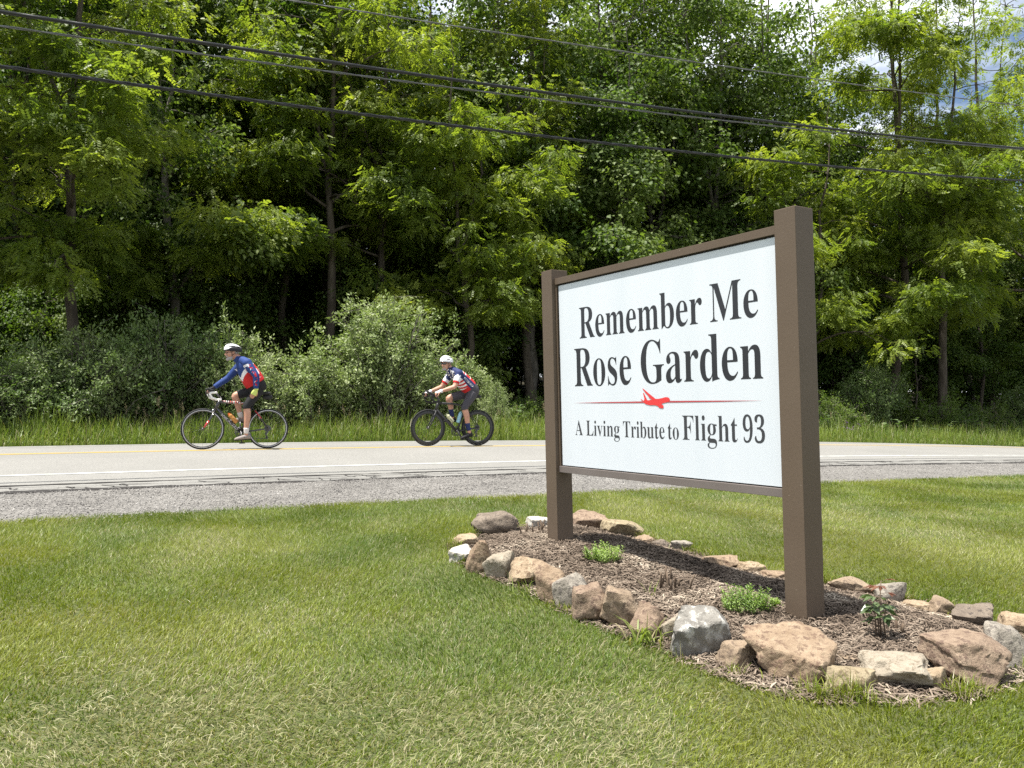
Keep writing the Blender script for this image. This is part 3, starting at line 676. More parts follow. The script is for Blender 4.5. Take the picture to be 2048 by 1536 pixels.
tag(link('edge_grass', mesh_np(V, [np.stack([i + 3, i + 2, i + 4], 1), np.stack([i, i + 1, i + 2, i + 3], 1)], m_turf, {'rnd': np.tile(c_, 2), 'dry': np.tile(q_, 2)})), kind='stuff')
# ------------------------------------------------------------------ foliage
m_locust = leaf_mat('locust_leaves', [(0.15, (0.076, 0.122, 0.020)), (0.5, (0.142, 0.192, 0.030)), (0.9, (0.215, 0.255, 0.050))], (1.8, 1.8, 0.7), 0.48)
m_maple = leaf_mat('broad_leaves', [(0.15, (0.058, 0.10, 0.024)), (0.5, (0.11, 0.155, 0.038)), (0.9, (0.18, 0.22, 0.07))], (1.5, 1.7, 0.6), 0.38, 0.55, 0.25)
m_shade = leaf_mat('shaded_leaves', [(0.15, (0.038, 0.072, 0.016)), (0.5, (0.075, 0.118, 0.024)), (0.9, (0.13, 0.17, 0.036))], (1.5, 1.7, 0.6), 0.36, 0.55, 0.25)  # darker copy of the broad leaves: the wood's shade put into the colour
m_olive = leaf_mat('shrub_leaves', [(0.15, (0.12, 0.17, 0.055)), (0.5, (0.215, 0.265, 0.10)), (0.9, (0.33, 0.37, 0.19))], (1.2, 1.4, 0.7), 0.30, 0.5, 0.35, 0.6)
m_olive2 = leaf_mat('shaded_shrub_leaves', [(0.15, (0.07, 0.12, 0.03)), (0.5, (0.12, 0.175, 0.05)), (0.9, (0.19, 0.235, 0.09))], (1.2, 1.4, 0.7), 0.26, 0.5, 0.45, 0.6)  # darker copy of the shrub leaves, tree shade painted into the colour
m_bark = mat('bark', (0.050, 0.040, 0.031), 0.9, 0.2, (0.105, 0.088, 0.068), 7, 6, 0.35, 0.65, 1.0, 22, stretch=(1, 1, 0.22))
m_bark2 = mat('grey_bark', (0.075, 0.068, 0.058), 0.9, 0.2, (0.15, 0.135, 0.115), 8, 6, 0.35, 0.65, 0.9, 24, stretch=(1, 1, 0.3))

def leaflet(x, y, ang, ln, wd, z=0.0):
    c, s = math.cos(ang), math.sin(ang); P = [(0, 0), (0.5 * ln, -wd / 2), (ln, 0), (0.5 * ln, wd / 2)]
    return [[x + a * c - b * s, y + a * s + b * c, z - 0.25 * abs(a) - (0.0 if k % 2 else 0)] for k, (a, b) in enumerate(P)]
def compound(pairs, length, ln, wd):
    V = []; F = []
    for i in range(pairs):
        x = length * (0.25 + 0.7 * i / pairs); z = -0.5 * x * x / length
        for sg_ in (-1, 1):
            F.append([len(V) + k for k in range(4)]); V += leaflet(x, 0, sg_ * 1.15, ln, wd, z)
    F.append([len(V) + k for k in range(4)]); V += leaflet(length * 0.95, 0, 0, ln, wd, -0.45 * length)
    return np.array(V), np.array(F)
LOCV, LOCF = compound(4, 0.22, 0.078, 0.046)
BROV = np.array([[0, 0, 0], [0.35, -0.42, 0.07], [1, 0, -0.12], [0.35, 0.42, 0.07], [0.5, 0, -0.02]]); BROF = np.array([[0, 1, 2, 4], [0, 4, 2, 3]])
SHRV = np.array([[0, 0, 0], [0.5, -0.24, 0.05], [1, 0, -0.05], [0.5, 0.24, 0.05]]); SHRF = np.array([[0, 1, 2, 3]])

def tree_geo(seed, height, base, reach, kind, n_limb, n_leaf, lean=0.0, trunk_r=0.17, leaf=0.11, fill=1.0, sides=8):
    """returns (bark MB, leaf V, F, rnd). limbs carry side branches, which carry layered sprays"""
    r = np.random.RandomState(seed); bark = MB()
    loc = kind in ('locust', 'sparse')
    nz = 9; fh = height * r.uniform(0.36, 0.50); zz = np.linspace(-0.3, fh, nz); wob = np.cumsum(r.normal(0, 0.075, (nz, 2)), 0)
    wob -= wob[0]; wob[:, 0] += lean * np.maximum(zz, 0)
    TR = np.column_stack([wob, zz]); rad = trunk_r * (1 - 0.45 * np.clip(zz / fh, 0, 1)); rad[0] *= 1.35
    bark.tube(TR, rad, sides)
    stems = [(TR, rad)]; nl = 2 if r.rand() < 0.6 else 3; a0 = r.uniform(0, 6.28)
    for i in range(nl):
        m = 9; q = np.linspace(0, 1, m); an = a0 + i * 2 * PI / nl + r.normal(0, 0.3); top = height * (1.0 if i == 0 else r.uniform(0.78, 0.97))
        sp = reach * (0.16 if i == 0 else r.uniform(0.28, 0.48)); P = np.column_stack([TR[-1, 0] + math.cos(an) * sp * q ** 0.8, TR[-1, 1] + math.sin(an) * sp * q ** 0.8, fh + (top - fh) * q])
        P[1:] += np.cumsum(r.normal(0, 0.07, (m - 1, 3)) * [1, 1, 0.2], 0)
        rd = rad[-1] * (0.85 if i == 0 else 0.66) * (1 - 0.93 * q) + 0.004; bark.tube(P, rd, 6); stems.append((P, rd))
    pads = []
    for i in range(n_limb):
        f = (i + r.rand() * 1.6) / n_limb; h = base + (height * 0.97 - base) * min(0.995, f) ** 0.95
        SP, SR = stems[0] if h < fh else stems[1 + r.randint(nl)]
        h = min(h, SP[-1, 2] - 0.05); p0 = np.array([np.interp(h, SP[:, 2], SP[:, 0]), np.interp(h, SP[:, 2], SP[:, 1]), h])
        prof = (1.18 - 0.98 * f) if loc else (1.05 - 0.62 * f)
        ln = reach * prof * r.uniform(0.38, 1.18); az = i * 2.39996 + r.normal(0, 0.6); el = r.uniform(0.2, 0.95) + 0.25 * f
        n = 7; q = np.linspace(0, 1, n); dr = np.array([math.cos(az), math.sin(az)])
        rise = ln * (math.sin(el) * q - (0.46 if loc else 0.42) * q ** 2.2)
        P = np.column_stack([p0[0] + dr[0] * ln * math.cos(el * 0.7) * q, p0[1] + dr[1] * ln * math.cos(el * 0.7) * q, p0[2] + rise]) + np.cumsum(r.normal(0, 0.075, (n, 3)), 0) * np.array([1, 1, 0.7])
        P[0] = p0; r0 = max(0.011, float(np.interp(h, SP[:, 2], SR)) * 0.42)
        bark.tube(P, r0 * (1 - 0.85 * q) + 0.004, 5)
        nb = max(2, int(ln / 0.36)); lw = r.uniform(0.4, 1.5)
        for j in range(nb):
            g = 0.30 + 0.70 * (j + r.rand() * 0.8) / nb; a = np.array([np.interp(g, q, P[:, k]) for k in range(3)])
            sd = 1 if j % 2 else -1; az2 = az + sd * r.uniform(0.4, 1.3) * (1 - 0.5 * g); bl = (0.35 + 0.5 * (1 - g)) * ln * 0.42 * r.uniform(0.6, 1.4) + 0.2
            d2 = np.array([math.cos(az2), math.sin(az2), r.uniform(-0.55, 0.85)])
            b_ = a + d2 * bl - np.array([0, 0, 0.12 * bl])
            bark.tube(np.stack([a, (a + b_) / 2 + [0, 0, 0.05 * bl], b_]), [0.010, 0.007, 0.003], 3, cap=False)
            pads.append((b_, d2, bl * lw))
            if bl > 0.55: pads.append(((a + b_) / 2, d2, bl * 0.8 * lw))
        pads.append((P[-1], np.array([dr[0], dr[1], -0.1]), 0.6 * lw))
    pads = [p for p in pads if r.rand() < fill]
    wts = np.array([(0.2 + p[2]) * (1.35 - 0.85 * p[0][2] / height) for p in pads]) * r.uniform(0.4, 1.6, len(pads)); cnt = np.maximum(1, (n_leaf * wts / wts.sum()).astype(int))
    C = np.repeat(np.array([p[0] for p in pads]), cnt, 0); D = np.repeat(np.array([unit(p[1]) for p in pads]), cnt, 0); n = len(C)
    pr = np.repeat(r.uniform(0.30, 0.78, len(pads)) * (1.0 if kind != 'sparse' else 0.9), cnt)
    rr = np.sqrt(r.rand(n)) * pr; th = r.uniform(0, 2 * PI, n)
    off = np.stack([np.cos(th) * rr, np.sin(th) * rr, np.zeros(n)], 1) + D * (pr * 0.15)[:, None] * [1, 1, 0]
    if kind in ('locust', 'sparse'):
        off[:, 2] = -0.42 * rr * rr / pr + r.normal(0, 0.13, n) + 0.06
        ax = np.stack([np.cos(th), np.sin(th), -0.05 - 0.5 * r.rand(n)], 1) + r.normal(0, 0.42, (n, 3)); nr = np.tile([0, 0, 1.], (n, 1)) + r.normal(0, 0.48, (n, 3)) + 0.4 * np.stack([np.cos(th), np.sin(th), 0 * th], 1)
        V, F = scatter(LOCV, LOCF, C + off, ax, nr, r.uniform(0.75, 1.2, n)); per = len(LOCF)
    else:
        off[:, 2] = -0.5 * rr * rr / pr + r.normal(0, 0.15, n)
        ax = np.stack([np.cos(th), np.sin(th), -0.5 - 0.5 * r.rand(n)], 1) + r.normal(0, 0.45, (n, 3)); nr = np.tile([0, 0, 1.], (n, 1)) + r.normal(0, 0.45, (n, 3)) + 0.35 * np.stack([np.cos(th), np.sin(th), 0 * th], 1)
        V, F = scatter(BROV, BROF, C + off, ax, nr, leaf * r.uniform(0.7, 1.3, n)); per = len(BROF)
    padr = np.repeat(r.rand(len(pads)), cnt)
    rnd = np.clip(0.55 * r.rand(n) + 0.45 * padr, 0, 1)
    return bark, V, F, np.repeat(rnd, per)

TREES = {}
def proto(key, *a, leafm=None, barkm=None, **k):
    bark, V, F, rn = tree_geo(*a, **k)
    TREES[key] = (bark.mesh(barkm or m_bark, True), mesh_np(V, F, leafm, {'rnd': rn}))
proto('locust_a', 1, 17.0, 3.3, 3.4, 'locust', 42, 11000, lean=-0.02, trunk_r=0.14, fill=0.6, leafm=m_locust)
proto('locust_b', 2, 15.5, 4.2, 3.2, 'locust', 38, 10000, lean=0.02, trunk_r=0.16, fill=0.6, leafm=m_locust)
proto('locust_c', 3, 10.5, 2.3, 2.6, 'locust', 30, 6600, lean=-0.03, trunk_r=0.11, fill=0.6, leafm=m_locust)
proto('locust_thin', 4, 16.5, 5.0, 2.6, 'sparse', 26, 2800, lean=0.01, trunk_r=0.11, leafm=m_locust)
proto('maple_a', 5, 16.5, 3.0, 3.4, 'broad', 44, 19000, trunk_r=0.18, fill=0.6, leaf=0.12, leafm=m_maple, barkm=m_bark2)
proto('maple_b', 6, 13.5, 2.6, 3.0, 'broad', 38, 16000, trunk_r=0.15, fill=0.6, leaf=0.12, leafm=m_maple, barkm=m_bark2)
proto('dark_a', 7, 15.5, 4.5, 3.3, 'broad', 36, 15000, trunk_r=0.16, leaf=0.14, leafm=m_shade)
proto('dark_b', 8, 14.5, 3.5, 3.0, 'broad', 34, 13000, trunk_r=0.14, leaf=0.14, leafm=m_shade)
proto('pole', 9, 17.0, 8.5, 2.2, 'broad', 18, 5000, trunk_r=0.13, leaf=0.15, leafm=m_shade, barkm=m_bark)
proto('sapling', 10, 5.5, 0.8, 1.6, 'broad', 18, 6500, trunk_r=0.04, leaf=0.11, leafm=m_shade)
def place_tree(key, s, t, label, group=None, rz=None, sc_=1.0, name='tree', cat='tree', seed=0):
    r = random.Random(int(s * 97 + t * 131 + seed)); X, Y = xy(s, t); z = float(H(X, Y))
    e_ = empty(name, (float(X), float(Y), z), r.uniform(0, 6.28) if rz is None else rz)
    k = sc_ * r.uniform(0.97, 1.03); e_.scale = (k * r.uniform(0.95, 1.06), k * r.uniform(0.95, 1.06), k)
    tag(e_, label, cat, group)
    b, l = TREES[key]; link('trunk', b, e_); link('crown', l, e_)['kind'] = 'stuff'
    return e_
def sx(px, t): return at_t(px, t)
EDGE = 'trees along the edge of the wood'
FRONT = [  # kind, pixel column of the foot, distance across, label
 ('locust_a', -60, 21.8, 'tall locust cut off by the left edge of the view', 1.0),
 ('locust_a', 128, 22.8, 'tall yellow-green locust with a slim straight trunk behind the dark left shrub', 1.03),
 ('maple_b', 330, 26.5, 'dark broad-leaved tree with small pale leaves left of the thick leaning locust trunk', 1.06),
 ('locust_b', 648, 26.0, 'locust with the thick slightly leaning trunk above the gap between the shrubs', 1.05),
 ('locust_a', 752, 27.2, 'tall locust with a dark straight trunk above the big bright shrub', 1.05),
 ('locust_c', 930, 24.4, 'small locust with bright low layered sprays left of the sign', 0.98),
 ('locust_b', 1075, 27.0, 'locust with bright tufted top rising behind the left end of the sign', 0.98),
 ('maple_b', 1285, 26.0, 'dark broad-leaved tree with drooping boughs right behind the sign panel', 0.92),
 ('maple_a', 1440, 28.0, 'tall pale-leaved maple above the middle of the sign', 1.05),
 ('locust_a', 1775, 24.0, 'bright yellow-green locust with a forked trunk just right of the right signpost', 1.12),
 ('locust_c', 1640, 23.2, 'small locust with pale lit low boughs beside the right signpost', 0.95),
 ('locust_thin', 1905, 26.5, 'thin sparse locust against the sky, nearest the bright forked one', 1.12),
 ('locust_thin', 1985, 28.5, 'sparse spreading locust against the sky at the right edge', 1.2),
 ('maple_a', 1545, 29.0, 'tall dense maple between the pale maple and the forked locust', 1.12),
 ('maple_b', 1670, 31.0, 'broad-leaved tree filling the sky gap left of the forked locust', 1.40),
 ('locust_b', 1870, 23.2, 'leafy locust with low boughs added for shade between the forked locust and the right edge', 0.92),  # added tree: its low crown shades the lower right
 ('locust_b', 2075, 23.5, 'leafy locust at the right edge of the view with low hanging boughs', 1.02),
 ('locust_b', 2230, 24.0, 'locust beyond the right edge of the view', 1.05),
]
for i, (k, px, t, lab, s_) in enumerate(FRONT):
    place_tree(k, sx(px, t), t, lab, EDGE, name='locust_tree' if 'locust' in k else 'maple_tree', sc_=s_ * float(np.interp(px, [0, 800, 1250, 1700, 2100], [1.03, 1.20, 1.40, 1.42, 1.48])), seed=i)
for px, t in ((1690, 27.0), (1830, 28.0), (1965, 27.0), (2090, 28.0), (1860, 31.0), (1960, 32.0), (2060, 31.5)): place_tree('dark_b', sx(px, t), t, 'added tree filling the shade behind the right-hand locusts', 'dark trees behind the right-hand locusts', name='forest_tree', sc_=0.80 if t < 30 else 1.42)  # nearer trees added to darken the lower right wood, farther ones to close sky
# second and deeper rows, told apart by nothing
r = random.Random(77); BACK = 'trees deep in the wood'; LB = 'tall dark tree standing deep in the shaded wood'
LP = 'slender dark trunk with a high crown standing deep in the shaded wood'; LS = 'young leafy sapling under the trees of the wood'
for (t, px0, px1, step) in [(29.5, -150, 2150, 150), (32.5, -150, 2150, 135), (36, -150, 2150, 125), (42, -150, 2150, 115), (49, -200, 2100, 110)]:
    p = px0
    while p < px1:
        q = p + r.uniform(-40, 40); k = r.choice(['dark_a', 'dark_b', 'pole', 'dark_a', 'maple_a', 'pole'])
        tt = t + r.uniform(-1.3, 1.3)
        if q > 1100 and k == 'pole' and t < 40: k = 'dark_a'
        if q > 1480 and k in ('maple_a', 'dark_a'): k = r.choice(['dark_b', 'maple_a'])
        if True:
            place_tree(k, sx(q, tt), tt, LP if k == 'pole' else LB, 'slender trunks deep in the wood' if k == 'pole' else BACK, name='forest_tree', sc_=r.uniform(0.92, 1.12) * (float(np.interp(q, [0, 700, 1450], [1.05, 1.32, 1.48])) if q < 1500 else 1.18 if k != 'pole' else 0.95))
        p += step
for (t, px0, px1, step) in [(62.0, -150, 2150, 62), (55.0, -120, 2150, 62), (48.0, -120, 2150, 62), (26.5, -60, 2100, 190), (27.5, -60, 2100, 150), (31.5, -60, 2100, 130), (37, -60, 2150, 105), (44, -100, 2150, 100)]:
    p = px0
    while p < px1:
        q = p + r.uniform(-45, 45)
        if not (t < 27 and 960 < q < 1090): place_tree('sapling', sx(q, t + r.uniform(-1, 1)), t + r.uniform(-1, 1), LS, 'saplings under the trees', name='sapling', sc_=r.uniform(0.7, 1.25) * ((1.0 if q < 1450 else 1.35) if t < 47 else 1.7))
        p += step

# ------------------------------------------------------------------ shrubs
def shrub_geo(seed, rx, ry, hz, n_stem, n_leaf, leaf, lobes=9):
    r = np.random.RandomState(seed); bark = MB(); tips = []
    ang = r.uniform(0, 2 * PI, n_stem); 
    for a in ang:
        el = r.uniform(0.05, 1.0); tip = np.array([rx * math.cos(a) * math.sin(el * 1.5), ry * math.sin(a) * math.sin(el * 1.5), hz * (0.25 + 0.75 * math.cos(el * 1.35)) * r.uniform(0.8, 1.05)])
        b0 = np.array([r.normal(0, 0.12 * rx), r.normal(0, 0.12 * ry), -0.1]); q = np.linspace(0, 1, 6)[:, None]
        P = b0 + (tip - b0) * q + np.array([0, 0, 0.35]) * hz * q * (1 - q) + np.cumsum(r.normal(0, 0.03, (6, 3)), 0)
        bark.tube(P, np.linspace(0.022, 0.004, 6), 4, cap=False)
        for j in range(9):
            g = r.uniform(0.3, 1.0); a_ = np.array([np.interp(g, q[:, 0], P[:, k]) for k in range(3)])
            d = unit(np.array([math.cos(a) , math.sin(a), 0.4]) * 0.6 + r.normal(0, 0.7, 3)); ln = r.uniform(0.25, 0.75) * (0.4 + 0.6 * hz / 3)
            e_ = a_ + d * ln; e_[2] = max(e_[2], 0.15)
            bark.tube(np.stack([a_, (a_ + e_) / 2 + [0, 0, 0.03], e_]), [0.006, 0.004, 0.002], 3, cap=False); tips.append((a_, e_, d))
    wt = r.uniform(0.15, 2.0, len(tips)); cnt = np.maximum(1, (n_leaf * wt / wt.sum()).astype(int))
    A = np.repeat(np.array([t[0] for t in tips]), cnt, 0); B = np.repeat(np.array([t[1] for t in tips]), cnt, 0); D = np.repeat(np.array([t[2] for t in tips]), cnt, 0); n = len(A)
    g = r.rand(n)[:, None] ** 0.7; C = A + (B - A) * g * 1.08 + r.normal(0, 0.055, (n, 3))
    ax = D * 0.6 + r.normal(0, 0.6, (n, 3)); nr = np.tile([0, 0, 1.], (n, 1)) + r.normal(0, 0.55, (n, 3)) + 0.5 * unit(C / np.array([rx, ry, hz]))
    V, F = scatter(SHRV, SHRF, C, ax, nr, leaf * r.uniform(0.7, 1.35, n))
    return bark, V, F, np.clip(0.5 * r.rand(n) + 0.5 * np.repeat(r.rand(len(tips)), cnt), 0, 1)
SHR = {}
def sproto(key, lm, *a):
    b, V, F, rn = shrub_geo(*a); SHR[key] = (b.mesh(m_bark2, True), mesh_np(V, F, lm, {'rnd': rn}))
sproto('big', m_olive, 41, 1.9, 1.2, 2.9, 80, 30000, 0.078)
sproto('mid', m_olive, 42, 1.35, 1.0, 2.0, 52, 15000, 0.076)
sproto('dark', m_olive2, 43, 1.7, 1.1, 2.3, 64, 19000, 0.074)
sproto('low', m_shade, 44, 1.3, 0.9, 1.3, 40, 10000, 0.07)  # low shrubs take the darker leaves as painted shade
def shrub(key, px, t, label, sc_=(1, 1, 1), rz=0.0, grp='shrubs along the verge'):
    s = sx(px, t); X, Y = xy(s, t); e_ = empty('shrub', (float(X), float(Y), float(H(X, Y))), HD + rz); e_.scale = sc_
    b, l = SHR[key]; link('stems', b, e_); link('foliage', l, e_)['kind'] = 'stuff'; tag(e_, label, 'shrub', grp)
shrub('big', 775, 19.7, 'biggest silvery bright shrub, directly left of the rear cyclist', (1.22, 1.05, 1.26))
shrub('mid', 610, 19.5, 'silvery shrub between the front cyclist and the biggest bright shrub', (1.05, 1, 1.05), 0.4)
shrub('mid', 925, 19.9, 'lower silvery shrub behind the rear cyclist', (0.85, 0.9, 1.02), 0.2)
shrub('mid', 985, 19.1, 'small airy pale shrub at the right edge of the rear cyclist', (0.38, 0.5, 0.75), 0.9)
shrub('mid', 470, 19.9, 'olive shrub right behind the front cyclist', (1.05, 1.0, 1.28), 2.1)
shrub('dark', 330, 20.3, 'tall dark green shrub left of the front cyclist', (1.0, 1.0, 1.28), 0.0)
shrub('dark', 180, 19.7, 'dark rounded shrub under the slim locust trunk at the left', (1.0, 1.0, 1.1), 2.7)
shrub('dark', 10, 19.6, 'dark shrub at the left edge of the view', (1.0, 1.0, 0.80), 1.4)
shrub('dark', -190, 19.6, 'dark shrub beyond the left edge', (1, 1, 1.0), 0.6)
shrub('dark', 1745, 22.1, 'grey-green shrub with horizontal boughs right of the right signpost', (1.15, 1.0, 1.28), 0.3)
shrub('low', 1660, 20.1, 'low dark shrub half hidden by the right signpost', (1.0, 1, 1.2), 1.0)
shrub('low', 1860, 21.1, 'low dark green bush in the middle of the right verge', (1.4, 1, 1.35), 2.0)
shrub('low', 1960, 21.3, 'low dark bush towards the right edge of the verge', (1.3, 1, 1.3), 3.0)
shrub('dark', 2080, 21.1, 'pale-edged shrub at the right edge of the view', (1.0, 1, 1.15), 1.1)
shrub('low', 1180, 20.3, 'low dark bush hidden low behind the sign', (1.2, 1, 1.0), 1.7)
shrub('low', 1420, 20.3, 'dark bush behind the middle of the sign', (1.4, 1, 1.3), 0.2)
shrub('low', 1040, 21.7, 'dark bush in the deep shade left of the left signpost', (0.7, 1, 0.9), 0.2)

# ------------------------------------------------------------------ tall grass of the verge
def tall_grass(seed, n, s0, s1, t0, t1, hlo, hhi, wlo, whi):
    r = np.random.RandomState(seed); q = r.rand(n) ** 1.5; S = s0 + (s1 - s0) * q; T = r.uniform(t0, t1, n)
    T = np.maximum(T, 17.26 + far_w(S) + np.abs(r.normal(0, 0.08, n))); X, Y = xy(S, T)
    cl = fbm(X * 1.4, Y * 1.4, 3); edge = np.clip((T - 17.1) / 0.9, 0.25, 1); hl = r.uniform(hlo, hhi, n) * (0.45 + 1.05 * cl) * edge
    la = r.uniform(0, 2 * PI, n); lean = np.abs(r.normal(0.22, 0.18, n)); W = np.stack([np.cos(la + 1.57), np.sin(la + 1.57), 0 * la], 1)
    wd = r.uniform(wlo, whi, n)[:, None] / 2; D = np.stack([np.cos(la), np.sin(la), 0 * la], 1)
    B = np.stack([X, Y, H(X, Y) - 0.01], 1); up = np.array([0, 0, 1.0])
    m1 = B + (D * np.sin(lean)[:, None] + up * np.cos(lean)[:, None]) * (hl * 0.5)[:, None]
    m2 = m1 + (D * np.sin(lean * 2.2)[:, None] + up * np.cos(lean * 2.2)[:, None]) * (hl * 0.32)[:, None]
    tp = m2 + (D * np.sin(lean * 4)[:, None] + up * np.cos(lean * 4)[:, None]) * (hl * 0.26)[:, None]
    V = np.stack([B - W * wd, B + W * wd, m1 + W * wd, m1 - W * wd, m2 + W * wd * 0.8, m2 - W * wd * 0.8, tp], 1).reshape(-1, 3); i = np.arange(n) * 7
    F4 = np.concatenate([np.stack([i, i + 1, i + 2, i + 3], 1), np.stack([i + 3, i + 2, i + 4, i + 5], 1)]); F3 = np.stack([i + 5, i + 4, i + 6], 1)
    c = np.clip(0.45 * r.rand(n) + 0.55 * fbm(X * 0.6 + 3, Y * 0.6, 3), 0, 1); dd = (r.rand(n) < 0.08).astype(float)
    return V, [F3, F4], {'rnd': np.tile(c, 3), 'dry': np.tile(dd, 3)}
m_tall = grass_mat('tall_grass_blades', [(0.2, (0.085, 0.14, 0.024)), (0.5, (0.15, 0.21, 0.036)), (0.85, (0.22, 0.26, 0.065))], (0.30, 0.26, 0.15), (1.4, 1.5, 0.6), 0.35)
V, F, at_ = tall_grass(51, 72000, -6, 46, 17.2, 20.8, 0.36, 0.84, 0.004, 0.009)
tag(link('tall_grass', mesh_np(V, F, m_tall, at_)), kind='stuff')
# seed heads
r = np.random.RandomState(53); n = 420; S = -4 + 44 * r.rand(n) ** 1.3; T = r.uniform(18.2, 20.4, n); X, Y = xy(S, T); k = fbm(X * 0.5, Y * 0.5 + 2, 2) > 0.46; X, Y = X[k], Y[k]; n = len(X)
hd = MB(); Vh = []; Fh = []
hh = r.uniform(0.6, 1.15, n); la = r.uniform(0, 2 * PI, n); ln_ = r.uniform(0.05, 0.25, n)
STV = np.array([[0, -0.5, 0], [0, 0.5, 0], [1, 0.25, 0], [1, -0.25, 0]]); STF = np.array([[0, 1, 2, 3]])
B = np.stack([X, Y, H(X, Y)], 1); AXs = np.stack([np.cos(la) * ln_, np.sin(la) * ln_, np.ones(n)], 1)
V1, F1 = scatter(STV, STF, B, AXs, np.stack([-np.sin(la), np.cos(la), 0 * la], 1) + r.normal(0, 0.2, (n, 3)), np.stack([hh, np.full(n, 0.006), hh], 1))
tipP = B + unit(AXs) * hh[:, None]; m = 26
P2 = np.repeat(tipP, m, 0) - np.repeat(unit(AXs), m, 0) * (r.rand(n * m) * 0.20)[:, None] + r.normal(0, 0.014, (n * m, 3))
V2, F2 = scatter(SHRV, SHRF, P2, np.repeat(AXs, m, 0) + r.normal(0, 0.5, (n * m, 3)), r.normal(0, 1, (n * m, 3)), r.uniform(0.02, 0.04, n * m))
m_seed = leaf_mat('seed_heads', [(0.0, (0.16, 0.13, 0.07)), (0.6, (0.30, 0.25, 0.15)), (1.0, (0.40, 0.34, 0.22))], (1, 1, 0.8), 0.25, 0.7, 0.2, 1.0)
tag(link('grass_seed_heads', mesh_np(np.concatenate([V1, V2]), np.concatenate([F1, F2 + len(V1)]), m_seed, {'rnd': r.rand(len(F1) + len(F2))})), kind='stuff')
# broad-leaved weeds on the right verge
m_weed = leaf_mat('weed_leaves', [(0.15, (0.07, 0.115, 0.045)), (0.5, (0.11, 0.16, 0.07)), (0.9, (0.16, 0.20, 0.10))], (1.2, 1.4, 0.6), 0.3, 0.5, 0.4, 1.5)
m_purple = mat('purple_petals', (0.20, 0.08, 0.27), 0.6, 0.2)
WEEDM = []
for sd in (61, 62, 63):
    r = np.random.RandomState(sd); b = MB(); h = r.uniform(0.55, 0.85); b.tube([[0, 0, -0.05], [0.01, 0, h / 2], [0.03, 0.01, h]], [0.009, 0.007, 0.004], 5); n = 16
    zz = np.linspace(0.12, 1.0, n) * h; a = np.arange(n) * 1.57 + (np.arange(n) // 2) * 0.2 + r.normal(0, 0.15, n)
    ax = np.stack([np.cos(a), np.sin(a), r.uniform(0.1, 0.6, n)], 1); V, F = scatter(BROV, BROF, np.stack([0.03 * zz, 0 * zz, zz], 1), ax, np.tile([0, 0, 1.], (n, 1)) - 0.3 * ax, r.uniform(0.14, 0.22, n))
    WEEDM.append((b.mesh(m_weed, True), mesh_np(V, F, m_weed, {'rnd': np.repeat(r.rand(n), 2)})))
    WEEDM[-1][0].attributes.new('rnd', 'FLOAT', 'FACE')
for i, (px, t) in enumerate([(1735, 19.3), (1770, 19.0), (1800, 19.5), (1838, 19.2), (1868, 19.6), (1902, 19.1), (1935, 19.5), (1962, 19.0), (1985, 19.6), (2010, 19.2), (2035, 19.5), (1700, 19.5), (1660, 19.2), (960, 19.3), (1000, 19.5), (1040, 19.4)]):
    s = sx(px, t); X, Y = xy(s, t); e_ = empty('weed_plant', (float(X), float(Y), float(H(X, Y))), i * 1.3); e_.scale = (1.25,) * 3
    tag(e_, 'broad-leaved weed standing in the tall grass of the far verge', 'weed', 'broad-leaved weeds on the verge'); link('stem', WEEDM[i % 3][0], e_); link('leaves', WEEDM[i % 3][1], e_)
for i, (px, t) in enumerate([(1692, 19.0), (1706, 19.2), (1718, 19.05)]):
    s = sx(px, t); X, Y = xy(s, t); e_ = empty('flowering_weed', (float(X), float(Y), float(H(X, Y))), i); tag(e_, 'weed with small purple flowers just right of the right signpost', 'flower', 'purple flowers on the verge')
    b = MB(); r = np.random.RandomState(70 + i); f = MB()
    for j in range(5):
        tp = np.array([r.normal(0, 0.16), r.normal(0, 0.16), r.uniform(0.45, 0.75)]); b.tube([[0, 0, 0], tp * [0.4, 0.4, 0.55], tp], 0.005, 4)
        for q in range(7): f.sphere(tp + r.normal(0, 0.025, 3), 0.016, 6, 4)
    b.build('stems', m_bark2, e_); f.build('flowers', m_purple, e_)

# ------------------------------------------------------------------ overhead wires
m_wire = mat('black_cable', (0.02, 0.02, 0.021), 0.5, 0.4); m_wire2 = mat('grey_cable', (0.11, 0.11, 0.11), 0.45, 0.5)
def wire(co, rad, m, label, strands=1, pitch=0.5):
    S = np.arange(-34, 60, 0.18 if strands > 1 else 0.5); X, Y = S * CA - 10.0 * SA, S * SA + 10.0 * CA; Z = np.polyval(co, S); b = MB()
    for k in range(strands):
        a = 2 * PI * k / strands + S * 2 * PI / pitch
        o_ = rad * 0.55 if strands > 1 else 0
        b.tube(np.stack([X - SA * o_ * np.cos(a), Y + CA * o_ * np.cos(a), Z + o_ * np.sin(a)], 1), rad * (0.52 if strands > 1 else 1), 6)
    o = b.build('overhead_wire', m, None, True); tag(o, label, 'wire', 'wires strung along the road')
wire([9.3e-4, 0.04464, 6.233], 0.012, m_wire2, 'thin grey wire, highest of the four overhead wires', 2, 0.9)
wire([1.45e-3, 0.02053, 5.5527], 0.023, m_wire, 'thick black cable, second of the overhead wires from the top')
wire([1.41e-3, 0.02835, 5.4038], 0.014, m_wire2, 'thin grey wire running just under the thick black cable', 2, 0.9)
wire([1.68e-3, 0.01103, 4.9324], 0.022, m_wire, 'twisted dark cable, lowest of the four overhead wires', 3, 0.8)
